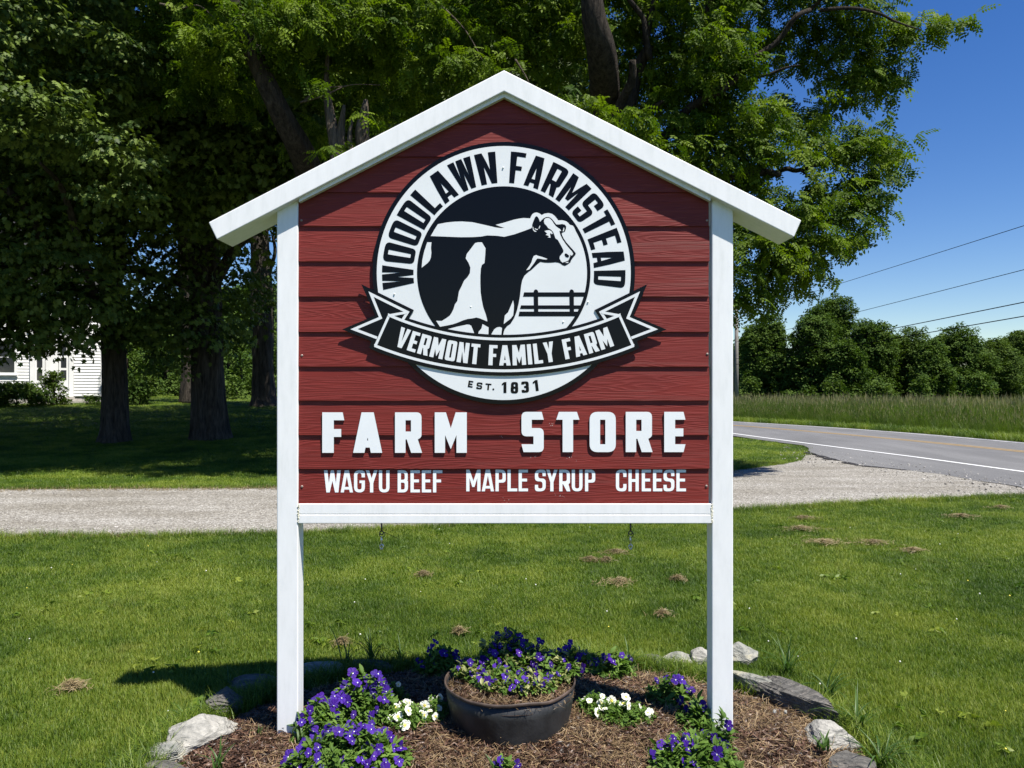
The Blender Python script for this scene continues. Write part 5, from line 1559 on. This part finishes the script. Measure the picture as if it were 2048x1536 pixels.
# ------------------------------------------------------------------ gravel stones
def pebble(seed):
    r = np.random.RandomState(seed)
    bm = bmesh.new(); bmesh.ops.create_icosphere(bm, subdivisions=1, radius=.5)
    V = np.array([v.co[:] for v in bm.verts]) * (1 + r.uniform(-.22, .22, (len(bm.verts), 1))) * np.array([1, .8, .55])
    F = np.array([[v.index for v in f.verts] for f in bm.faces]); bm.free()
    return V, F
def gm(nm, a, b): return leafmat(nm, a, b, 0.0, rough=.9, spec=.2, rndmix=.9)
M['pebble'] = gm('gravel_stones', (0.10, 0.095, 0.085), (0.42, 0.40, 0.37))
T_peb = [template('pebble', *pebble(k), M['pebble']) for k in range(6)]
r = np.random.RandomState(14)
n = 46000
x = r.uniform(-13, 14, n); y = 8.3 + 10 * r.uniform(size=n) ** 1.3
k = inpoly(x, y, drive_poly); x, y = x[k], y[k]
sz = np.clip(r.lognormal(-4.25, .42, len(x)), .006, .045)
scatter('gravel_stones', np.stack([x, y, TH(x, y) + .018 + .001], 1), rots(len(x), r, .5), sz, T_peb, None, 13)
r = np.random.RandomState(15)
n = 700
t_ = r.uniform(size=n); px = 1560 + 500 * t_; py = 905 + 75 * t_ + r.normal(0, 9, n)
pp = np.array([G(a, max(b, 880))[:] for a, b in zip(px, py)])
scatter('scattered_stones', pp + np.array([0, 0, .036]), rots(n, r, .5), np.clip(r.lognormal(-3.9, .5, n), .01, .07), T_peb, None, 14)

# ------------------------------------------------------------------ straw and shredded bark on the bed
def strip(L_, w, bend, seed, tw=.6):
    r = np.random.RandomState(seed); V = []; F = []; n = 5
    for k in range(n):
        t = k / (n - 1); a = bend * t
        x = L_ * t * math.cos(a); y = L_ * t * math.sin(a); z = .25 * L_ * t * (1 - t) * r.uniform(.3, 1.2)
        ww = w * (1 - .5 * abs(t - .5)); c, s_ = math.cos(tw * t), math.sin(tw * t)
        V += [(x, y - ww / 2 * c, z - ww / 2 * s_), (x, y + ww / 2 * c, z + ww / 2 * s_)]
    for k in range(n - 1): F += [(2 * k, 2 * k + 2, 2 * k + 3), (2 * k, 2 * k + 3, 2 * k + 1)]
    return np.array(V) - np.array([L_ / 2, 0, 0]), np.array(F)
def wisp(seed, n, Ls, w, rad):
    r = np.random.RandomState(seed); ps = []
    for k in range(n):
        v, f = strip(r.uniform(*Ls), w * r.uniform(.7, 1.4), r.uniform(-.9, .9), seed * 50 + k)
        ps.append((xf(v, (r.uniform(-.3, .3), r.uniform(-.3, .3), r.uniform(0, 6.28)), (r.uniform(-rad, rad), r.uniform(-rad, rad), r.uniform(0, .01))), f))
    return compose(ps)
T_straw = [template('straw_wisp', *wisp(k + 100, 5, (.02, .065), .0015, .03), M['straw']) for k in range(8)]
T_chip = [template('bark_shred', *wisp(k + 200, 5, (.012, .05), .0050, .02), M['bark_chip']) for k in range(6)]
def bed_pts(n, seed, lo=0.0, hi=.96):
    r = np.random.RandomState(seed)
    a = r.uniform(0, 6.283, n); q = np.sqrt(r.uniform(lo, hi * hi, n))
    x = BED_C[0] + BED_R[0] * q * np.cos(a); y = BED_C[1] + BED_R[1] * q * np.sin(a)
    k = y > 2.7
    return x[k], y[k], r
x, y, r = bed_pts(22000, 20)
scatter('bark_mulch', np.stack([x, y, MH(x, y) + .004], 1), rots(len(x), r, .3), r.uniform(.7, 1.4, len(x)), T_chip, None, 15)
x, y, r = bed_pts(26000, 21)
dn = np.array([noise.noise(Vector((a * 2.6, b * 2.6, 3))) for a, b in zip(x, y)])
right = np.clip((x + .3) * .35, -.25, .3)
k = r.uniform(size=len(x)) < .40 + dn * 1.1 + right
x, y = x[k], y[k]
scatter('straw_mulch', np.stack([x, y, MH(x, y) + .012], 1), rots(len(x), r, .35), r.uniform(.7, 1.5, len(x)), T_straw, None, 16)

# clumps of mown dry grass lying on the lawn
def dry_clump(px, py, wpx, label, seed, hpx=.35):
    g0 = G(px, py); s = g0.y / FP; w = wpx * s / 2
    r = np.random.RandomState(seed); ps = []
    for k in range(int(110 + wpx * 5)):
        v, f = strip(r.uniform(.03, .08), .0034, r.uniform(-.9, .9), seed * 70 + k)
        a = r.uniform(0, 6.28); d = abs(r.normal(0, .55)) * (1 + .5 * math.sin(a * 2 + seed) * math.sin(a * 3 + seed * .7))
        ps.append((xf(v, (r.uniform(-.4, .4), r.uniform(-.5, .5), r.uniform(0, 6.28)), (w * 1.5 * d * math.cos(a), w * 1.0 * d * math.sin(a), .028 + .026 * math.exp(-d * d * 2) * r.uniform(.3, 1.3))), f))
    V, F = compose(ps)
    o = link('dry_grass_clump', mesh('dry_grass_clump', V, F), None, M['dry'])
    o.location = (g0.x, g0.y, g0.z + .008)
    tag(o, label, 'grass clump', 'clumps of mown dry grass on the lawn')
for k, (px, py, w, lab) in enumerate([
        (1607, 1042, 42, 'dry grass clump nearest the gravel, right of the post'), (1603, 1064, 60, 'loose wide dry clump just below the one nearest the gravel'), (1650, 1092, 80, 'widest dry clump on the lawn right of the sign, two lobes'),
        (1747, 1092, 52, 'compact dry clump right of the widest clump'), (1826, 1108, 34, 'small thin dry clump at the right end of the row of four'), (1922, 1038, 50, 'dry clump far right near the gravel edge'), (2001, 1020, 30, 'small dry clump beside the gravel at the right picture edge'),
        (1231, 1112, 44, 'dry clump below the right metal clip'), (1213, 1128, 22, 'small dark dry tuft left below the right metal clip'), (1238, 1172, 48, 'slanting dry clump in the middle of the lawn under the sign'), (1325, 1238, 24, 'faint dry clump left of the right post, behind the bed'), (1354, 1166, 26, 'small dry clump near the right post'),
        (1180, 1127, 34, 'flat pale dry clump left of the two clumps under the right clip'), (145, 1386, 44, 'lone dry clump on the lawn at lower left'), (845, 1157, 24, 'faint dry patch under the middle of the bottom rail'), (684, 1296, 26, 'dry clump behind the left end of the bed'), (918, 1274, 20, 'small dry clump right behind the dark violas')]):
    dry_clump(px, py, w, lab, 400 + k)

# ------------------------------------------------------------------ stones round the bed
def stone(name, loc, dims, rz, mat, seed, label, cat='stone', tilt=(0, 0), lumps=.18, facets=7, layers=0):
    bm = bmesh.new(); bmesh.ops.create_icosphere(bm, subdivisions=5, radius=1.0)
    r = random.Random(seed)
    planes = []
    for k in range(facets):
        d = Vector((r.uniform(-1, 1), r.uniform(-1, 1), r.uniform(-.5, 1))).normalized(); planes.append((d, r.uniform(.62, .86)))
    for v in bm.verts:
        c = v.co.copy()
        c *= 1 + lumps * noise.noise(c * 1.3 + Vector((seed, 0, 0)))
        for d, h in planes:
            e = c.dot(d) - h
            if e > 0: c -= d * e * .99
        c += c.normalized() * (.05 * noise.noise(c * 4 + Vector((0, seed, 0))) + .022 * noise.noise(c * 11) + .012 * noise.noise(c * 25))
        if layers:
            q = c.z * layers + .6 * noise.noise(c * 1.5); c.x *= 1 + .05 * (math.floor(q) % 2) ; c.y *= 1 + .09 * ((math.floor(q * 1.7)) % 2)
        v.co = Vector((c.x * dims[0] / 2, c.y * dims[1] / 2, c.z * dims[2] / 2))
    o = link(name, bm_mesh(name, bm, False), None, mat)
    o.location = loc; o.rotation_euler = (tilt[0], tilt[1], rz)
    tag(o, label, cat, 'stones edging the flower bed')
    return o
def gp(px, py, z):
    """point at height z seen at pixel"""
    D = (CH - z) * FP / (py - 768.0)
    return Vector(((px - 1024) * D / FP, D, z))
stone('edging_stone', gp(398, 1468, .05), (.38, .21, .15), .62, M['stone_pale'], 3, 'large pale flat stone at the left of the bed', tilt=(.12, -.08), facets=5)
stone('edging_stone', gp(338, 1508, .02), (.26, .17, .12), .9, M['stone_lichen'], 4, 'layered cream stone below the large pale flat stone', tilt=(.1, 0), layers=9)
stone('edging_stone', gp(322, 1545, .02), (.22, .16, .10), .3, M['slate'], 5, 'grey stone at the bottom left corner of the bed')
stone('edging_stone', gp(450, 1402, .05), (.20, .24, .14), .25, M['slate'], 6, 'stone in the sign shadow with only its left tip sunlit', tilt=(0, .1), layers=6)
stone('edging_stone', gp(505, 1372, .005), (.34, .2, .12), .3, M['slate'], 16, 'flat dark stone in the shadow left of the left post', facets=4)
stone('edging_stone', gp(640, 1346, .015), (.42, .22, .12), .1, M['stone_lichen'], 7, 'long shaded slab behind the left post', facets=4)
stone('edging_stone', gp(745, 1335, .01), (.34, .18, .12), -.05, M['slate'], 17, 'dark shaded stone behind the left violas', facets=4)
stone('edging_stone', gp(1300, 1322, .012), (.20, .14, .07), .1, M['slate'], 8, 'flat grey stone at the back edge of the sunny mulch', facets=4)
stone('edging_stone', gp(1358, 1316, .035), (.20, .13, .07), -.35, M['stone_lichen'], 9, 'thin pale wedge stone left of the two stones behind the post')
stone('edging_stone', gp(1404, 1314, .05), (.14, .13, .13), .2, M['stone_pale'], 10, 'small upright stone peeping out left of the right post')
stone('edging_stone', gp(1480, 1310, .05), (.25, .16, .15), .1, M['stone_lichen'], 22, 'blocky pale stone right behind the right post', facets=8)
stone('edging_stone', gp(1522, 1372, .06), (.13, .62, .13), .60, M['stone_lichen'], 12, 'long narrow pale stone beside the layered slate', tilt=(0, .25), facets=5)
stone('edging_stone', gp(1592, 1402, .06), (.19, .56, .19), .52, M['slate'], 13, 'long layered grey slate at the right of the bed', tilt=(-.02, .35), layers=11, facets=5)
stone('edging_stone', gp(1632, 1432, .03), (.11, .10, .11), .3, M['stone_pink'], 14, 'pinkish stone end in front of the layered slate', facets=9)
stone('edging_stone', gp(1665, 1478, .045), (.25, .22, .15), -.5, M['stone_pale'], 15, 'pale rounded boulder at the lower right of the bed', tilt=(.1, .1), facets=5)
stone('edging_stone', gp(1700, 1532, .03), (.22, .18, .12), -.3, M['slate'], 18, 'blue grey slate at the lower right corner')
for k, (px, py) in enumerate(((1549, 1423), (1571, 1424))):
    stone('pebble', gp(px, py, .10), (.018, .014, .02), k, M['stone_pale'], 50 + k, 'tiny white pebble on the mulch, %s' % ('left of the pair' if k == 0 else 'right of the pair'), 'pebble', facets=3)['group'] = 'white pebbles on the mulch'

# ------------------------------------------------------------------ the pot
pc_ = Vector((-.005, 3.87, .066))
pot = empty('flower_pot', pc_, 0, 'wide low black plastic tub pot with a worn brown rim, set in the mulch', 'pot')
def lathe(name, prof, mat, parent, n=96, wob=0.0, smooth=True):
    V = []; F = []
    for r_, z in prof:
        for k in range(n):
            t = 2 * math.pi * k / n
            w = 1 + wob * noise.noise(Vector((math.cos(t) * 1.3, math.sin(t) * 1.3, z * 2)))
            V.append((r_ * w * math.cos(t), r_ * w * math.sin(t), z + (wob * .25 * noise.noise(Vector((math.cos(t) * 2, math.sin(t) * 2, 7))) if z > .17 else 0)))
    m = len(prof)
    for q in range(m - 1):
        for k in range(n):
            k2 = (k + 1) % n
            F.append((q * n + k, q * n + k2, (q + 1) * n + k2, (q + 1) * n + k))
    return link(name, mesh(name, V, F, smooth), parent, mat)
lathe('pot_wall', [(.296, -.03), (.299, .01), (.308, .06), (.318, .12), (.325, .186), (.319, .186), (.31, .10), (.30, .05)], M['pot'], pot, wob=.035)
lathe('rim', [(.323, .187), (.329, .188), (.3315, .192), (.3315, .200), (.329, .204), (.325, .204), (.322, .199), (.319, .187)], M['pot_rim'], pot, wob=.035)
lathe('soil', [(.318, .150), (.27, .168), (.18, .182), (.08, .190), (.001, .192)], M['mulch'], pot, 60)
r = np.random.RandomState(61)
n = 1500; a = r.uniform(0, 6.28, n); q = .305 * np.sqrt(r.uniform(0, 1, n))
scatter('soil_straw', np.stack([q * np.cos(a), q * np.sin(a), .200 - .3 * q * q], 1), rots(n, r, .35), r.uniform(.6, 1.1, n), T_straw + T_chip[:3], pot, 17)

# ------------------------------------------------------------------ violas and petunias
def petal(L_, W_, ang, z0, cup, mi, n=5, notch=0.0):
    V = [(0, 0, z0)]; 
    for k in range(n + 1):
        t = -1 + 2 * k / n
        rr = L_ * (1 - .28 * abs(t) ** 2.2 - (notch if abs(t) < .3 else 0))
        V.append((math.cos(ang + t * W_) * rr, math.sin(ang + t * W_) * rr, z0 + cup * (rr / L_) ** 2 + .0012 * math.sin(k * 2.3)))
    F = [(0, k, k + 1) for k in range(1, n + 1)]
    return V, F, [mi] * n
def flower_mesh(kind, seed):
    r = random.Random(seed); V = []; F = []; mi = []
    def add(p):
        o = len(V); V.extend(p[0]); F.extend([tuple(q + o for q in f) for f in p[1]]); mi.extend(p[2])
    if kind == 'viola':
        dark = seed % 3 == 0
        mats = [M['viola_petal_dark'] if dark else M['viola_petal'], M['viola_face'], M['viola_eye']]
        up = math.pi / 2
        for ang, L_, W_, z, cu in ((up + .45, .024, .62, -.0012, -.003), (up - .45, .024, .62, -.0020, -.003), (up + 1.75, .020, .60, .0004, .002), (up - 1.75, .020, .60, .0004, .002), (-up, .023, .75, .0012, .004)):
            add(petal(L_ * r.uniform(.9, 1.1), W_, ang + r.uniform(-.1, .1), z, cu + r.uniform(-.002, .004), 0))
        for ang in (up + 1.75, up - 1.75, -up): add(petal(.0095, .42, ang, .0026, .001, 1, 3))
        V0 = len(V); V += [(-.0019, 0, .0042), (.0019, 0, .0042), (.0016, -.0042, .0044), (-.0016, -.0042, .0044)]; F.append((V0 + 3, V0 + 2, V0 + 1, V0)); mi.append(2)
    else:
        mats = [M['pet_white'], M['pet_white'], M['pet_yellow']]
        for k in range(5): add(petal(.021 * r.uniform(.93, 1.07), .66, k * 1.2566 + .3, 0 + .0003 * k, .0035 * r.uniform(-.5, 1), 0, 5, .06))
        for k in range(5): add(petal(.0075, .45, k * 1.2566 + .3, .0022, .0006, 2, 2))
        o = len(V)
        V += [(.0022 * math.cos(k * 1.05), .0022 * math.sin(k * 1.05), .0034) for k in range(6)]; F.append(tuple(range(o, o + 6))); mi.append(2)
    me = mesh('flower', V, F, False, mi)
    for m in mats: me.materials.append(m)
    return me
VF = [flower_mesh('viola', k) for k in range(6)]
PF = [flower_mesh('petunia', k) for k in range(4)]

def leaf_tpl(L_, W_, bend):
    n = 4; V = []; F = []
    for k in range(n + 1):
        t = k / n; w = W_ * math.sin(math.pi * (t * .92 + .04)) ** .8 / 2; z = -bend * L_ * t * t
        V += [(L_ * t, -w, z + w * .3), (L_ * t, 0, z), (L_ * t, w, z + w * .3)]
    for k in range(n):
        o = 3 * k
        F += [(o, o + 3, o + 4), (o, o + 4, o + 1), (o + 1, o + 4, o + 5), (o + 1, o + 5, o + 2)]
    return np.array(V), np.array(F)
def sprig(seed, n, Ls, Ws):
    r = np.random.RandomState(seed); ps = []
    for k in range(n):
        L_ = r.uniform(*Ls); v, f = leaf_tpl(L_, L_ * r.uniform(*Ws), r.uniform(0, .5))
        z = .035 * k / n
        ps.append((xf(v, (r.uniform(-.3, .3), -r.uniform(.1, .9), r.uniform(0, 6.28)), (0, 0, z)), f))
    return compose(ps)
T_vsprig = [template('viola_sprig', *sprig(k + 300, 8, (.022, .045), (.30, .45)), M['viola_leaf']) for k in range(5)]
T_psprig = [template('petunia_sprig', *sprig(k + 320, 9, (.010, .022), (.4, .6)), M['viola_leaf']) for k in range(4)]
M['faded_leaf'] = leafmat('faded_leaves', (0.14, 0.16, 0.045), (0.30, 0.31, 0.12), .25, wscale=8)
T_fsprig = [template('faded_sprig', *sprig(k + 340, 8, (.016, .030), (.35, .5)), M['faded_leaf']) for k in range(3)]

def flower_plant(name, label, cat, group, blobs, nflow, kinds, T, seed, zbase=None, nleaf=260, facing=.9, fs=1.0):
    """blobs: (x, y, rx, ry, height) mounds of one plant; flowers are parts of it"""
    r = np.random.RandomState(seed)
    x0, y0 = blobs[0][0], blobs[0][1]
    zb = float(MH(x0, y0)) if zbase is None else zbase
    e = empty(name, (x0, y0, zb), 0, label, cat, group)
    pts = []; fp = []
    tot = sum(b[2] * b[3] for b in blobs)
    def gnd(x, y): return (float(MH(x, y)) if zbase is None else zbase) - zb
    for b in blobs:
        n = int(nleaf * b[2] * b[3] / tot) + 4
        a = r.uniform(0, 6.28, n); q = np.sqrt(r.uniform(0, 1, n))
        for k in range(n):
            x = b[0] + b[2] * q[k] * math.cos(a[k]); y = b[1] + b[3] * q[k] * math.sin(a[k])
            z = gnd(x, y) + b[4] * (1 - q[k] ** 2) * r.uniform(.15, 1.0)
            pts.append((x - x0, y - y0, z))
        n = max(1, int(round(nflow * b[2] * b[3] / tot)))
        got = []
        for _ in range(n * 12):
            if len(got) >= n: break
            aa = r.uniform(0, 6.28); qq = math.sqrt(r.uniform(0, 1))
            x = b[0] + b[2] * qq * math.cos(aa); y = b[1] + b[3] * qq * math.sin(aa)
            if any((x - g[0]) ** 2 + (y - g[1]) ** 2 < .026 ** 2 for g in got): continue
            got.append((x, y, gnd(x, y) + b[4] * (1 - .75 * qq ** 2) * r.uniform(.6, 1.22) + .022))
        fp += got
    scatter('leaves', pts, rots(len(pts), r, .35), r.uniform(.7, 1.3, len(pts)), T, e, seed)
    stems = []
    for k, (x, y, z) in enumerate(fp):
        o = bpy.data.objects.new('flower', kinds[r.randint(len(kinds))])
        COL.objects.link(o); o.parent = e
        o.location = (x - x0, y - y0, z)
        # face up and towards the light and the lens
        d = Vector((r.normal(.15, .6), r.normal(-facing, .5), r.uniform(.1, 1.1))).normalized()
        qn = d.to_track_quat('Z', 'Y')
        o.rotation_euler = (qn.to_matrix() @ Matrix.Rotation(r.normal(0, .3), 3, 'Z')).to_euler()
        s_ = 1.2 * fs * r.uniform(.62, 1.15); o.scale = (s_, s_, s_)
        stems.append(tube_arrays([(x - x0 + r.uniform(-.01, .01), y - y0 + .01, max(0.0, z - .09)), (x - x0, y - y0 + .006, z - .03), (x - x0, y - y0, z - .002)], [.0012, .0011, .001], 4))
    V = []; F = []
    for v, f in stems:
        o_ = len(V); V += v; F += [tuple(q + o_ for q in ff) for ff in f]
    link('stems', mesh('stems', V, F), e, M['viola_leaf'])['kind'] = 'stuff'
    return e
B_ = lambda px, py, z, rx, ry, h: (gp(px, py, z).x, gp(px, py, z).y, rx, ry, h)
GV = 'violas planted round the pot'
flower_plant('viola_plant', 'tall purple viola mound against the left post, upper of the two', 'violas', GV, [B_(722, 1440, .06, .17, .15, .21), B_(640, 1470, .06, .11, .12, .14)], 58, VF, T_vsprig, 501, nleaf=520)
flower_plant('viola_plant', 'wide purple viola mound at the lower left, cut by the picture edge', 'violas', GV, [B_(700, 1535, .04, .25, .19, .15), B_(620, 1545, .04, .12, .14, .11)], 66, VF, T_vsprig, 502, nleaf=680)
flower_plant('viola_plant', 'few purple violas and leaves cut by the bottom edge below the pot', 'violas', GV, [B_(1010, 1590, .03, .10, .08, .14), B_(950, 1600, .03, .05, .05, .12)], 9, VF, T_vsprig, 503, nleaf=90)
flower_plant('viola_plant', 'purple violas in front of the right post', 'violas', GV, [B_(1390, 1530, .05, .19, .15, .12), B_(1440, 1500, .05, .07, .07, .14)], 24, VF, T_vsprig, 504, nleaf=330)
flower_plant('viola_plant', 'sparse purple violas half in shadow left of the right post', 'violas', GV, [B_(1345, 1400, .08, .12, .12, .12), B_(1400, 1450, .08, .09, .10, .10)], 13, VF, T_vsprig, 505, nleaf=200)
flower_plant('viola_plant', 'dark shaded violas behind the left rim of the pot', 'violas', GV, [B_(880, 1335, .08, .13, .11, .15)], 13, [VF[0], VF[3]], T_vsprig, 506, nleaf=220)
flower_plant('viola_plant', 'low violas on the sunny mulch right behind the pot', 'violas', GV, [B_(1225, 1345, .07, .11, .09, .12), B_(1260, 1325, .06, .05, .05, .07)], 10, VF, T_vsprig, 507, nleaf=170)
flower_plant('viola_plant', 'thick purple violas growing in the black pot', 'violas', 'violas growing in the pot', [(.06, 3.97, .22, .13, .13), (.20, 3.93, .12, .12, .10), (.31, 4.00, .11, .10, .10), (.40, 4.06, .08, .06, .03), (-.03, 4.04, .16, .08, .17), (-.20, 3.93, .09, .10, .05), (.02, 3.80, .20, .13, .04)], 125, VF, T_vsprig[:3] + T_fsprig, 508, zbase=.262, nleaf=1150, fs=.86)
GP = 'white petunias beside the pot'
flower_plant('petunia_plant', 'white petunias with yellow throats left of the pot', 'petunias', GP, [B_(815, 1450, .06, .12, .11, .07), B_(785, 1400, .08, .08, .07, .08), B_(870, 1435, .07, .07, .10, .07)], 25, PF, T_psprig, 509, nleaf=520, facing=.7)
flower_plant('petunia_plant', 'white petunias with yellow throats right of the pot', 'petunias', GP, [B_(1245, 1440, .07, .15, .11, .07), B_(1190, 1425, .07, .08, .10, .07)], 20, PF, T_psprig, 510, nleaf=560, facing=.7)

# ------------------------------------------------------------------ strap-leaved tufts
def blade_plant(name, base, n, Ls, w, label, cat, group, seed, spread=.9, width_px=None, dirs=None, mat=None):
    e = empty(name, base, 0, label, cat, group)
    r = np.random.RandomState(seed)
    for k in range(n):
        L_ = r.uniform(*Ls); a = r.uniform(0, 6.28) if dirs is None else dirs + r.normal(0, .5)
        lean = r.uniform(.25, 1) * spread; m = 8; V = []; F = []
        dx, dy = math.cos(a), math.sin(a); ox, oy = r.uniform(-.02, .02, 2)
        px_, pz_ = 0.0, 0.0; th = 1.45 - lean * .3
        for q in range(m + 1):
            t = q / m; ww = w * (1 - t ** 2.2) * (.6 + .4 * min(1, t * 4)) / 2
            V += [(ox + dx * px_ - dy * ww, oy + dy * px_ + dx * ww, pz_ + ww * .5), (ox + dx * px_, oy + dy * px_, pz_), (ox + dx * px_ + dy * ww, oy + dy * px_ - dx * ww, pz_ + ww * .5)]
            px_ += math.cos(th) * L_ / m; pz_ += math.sin(th) * L_ / m; th -= lean * 2.0 / m
        for q in range(m):
            o = 3 * q
            F += [(o, o + 3, o + 4, o + 1), (o + 1, o + 4, o + 5, o + 2)]
        link('blade', mesh('blade', V, F, True), e, mat or M['blade'])
    return e
GB = 'tufts of strap leaves round the bed'
for args in [
        (gp(745, 1322, .04), 24, (.12, .26), .009, 'dark strap leaf tuft in the shadow behind the left violas', 600, 1.0),
        (gp(690, 1335, .04), 14, (.12, .30), .009, 'shaded tuft of thin leaves just right of the left post', 601, .9),
        (gp(800, 1318, .03), 16, (.10, .2), .008, 'short dark tuft between the shaded leaves and the dark violas', 602, 1.0),
        (gp(1575, 1350, .0), 26, (.15, .34), .008, 'long grass tuft behind the layered slate', 603, .9),
        (gp(1655, 1400, .0), 22, (.14, .30), .009, 'long grass tuft right of the layered slate', 604, 1.0),
        (gp(1715, 1470, .0), 20, (.16, .36), .010, 'arching dark leaves beside the pale boulder', 605, 1.1),
        (gp(1760, 1540, .0), 22, (.14, .30), .010, 'strap leaf tuft at the lower right corner', 606, 1.1),
        (gp(435, 1545, .06), 12, (.08, .17), .011, 'light green weed tuft at the bottom left of the mulch', 607, .8),
        (gp(437, 1515, .06), 3, (.07, .11), .010, 'single upright weed blade in the left mulch', 608, .3),
        (gp(520, 1470, .06), 8, (.04, .07), .006, 'tiny weed left of the left post', 609, 1.0),
        (gp(598, 1490, .07), 4, (.20, .30), .013, 'one long arching leaf across the left post foot', 610, 1.3),
        (gp(1645, 1500, .06), 12, (.06, .11), .014, 'small broad weed in front of the pale boulder', 611, .9),
        (gp(1255, 1335, .03), 18, (.10, .22), .008, 'grass tuft behind the low violas', 612, 1.0),
        (gp(1000, 1565, .08), 7, (.08, .13), .022, 'broad pointed leaves at the bottom edge below the pot', 613, .5),
        (gp(1010, 1310, .0), 14, (.08, .16), .007, 'grass blades rising behind the pot violas', 614, .9),
        (gp(455, 1375, .0), 14, (.08, .18), .007, 'grass tuft behind the half sunlit stone', 615, .9),
        (gp(370, 1440, .0), 12, (.08, .16), .007, 'grass tuft behind the large pale flat stone', 616, .9)]:
    base, n, Ls, w, lab, seed, sp = args
    blade_plant('strap_leaf_tuft', base, n, Ls, w, lab, 'leaf tuft', GB, seed, sp)
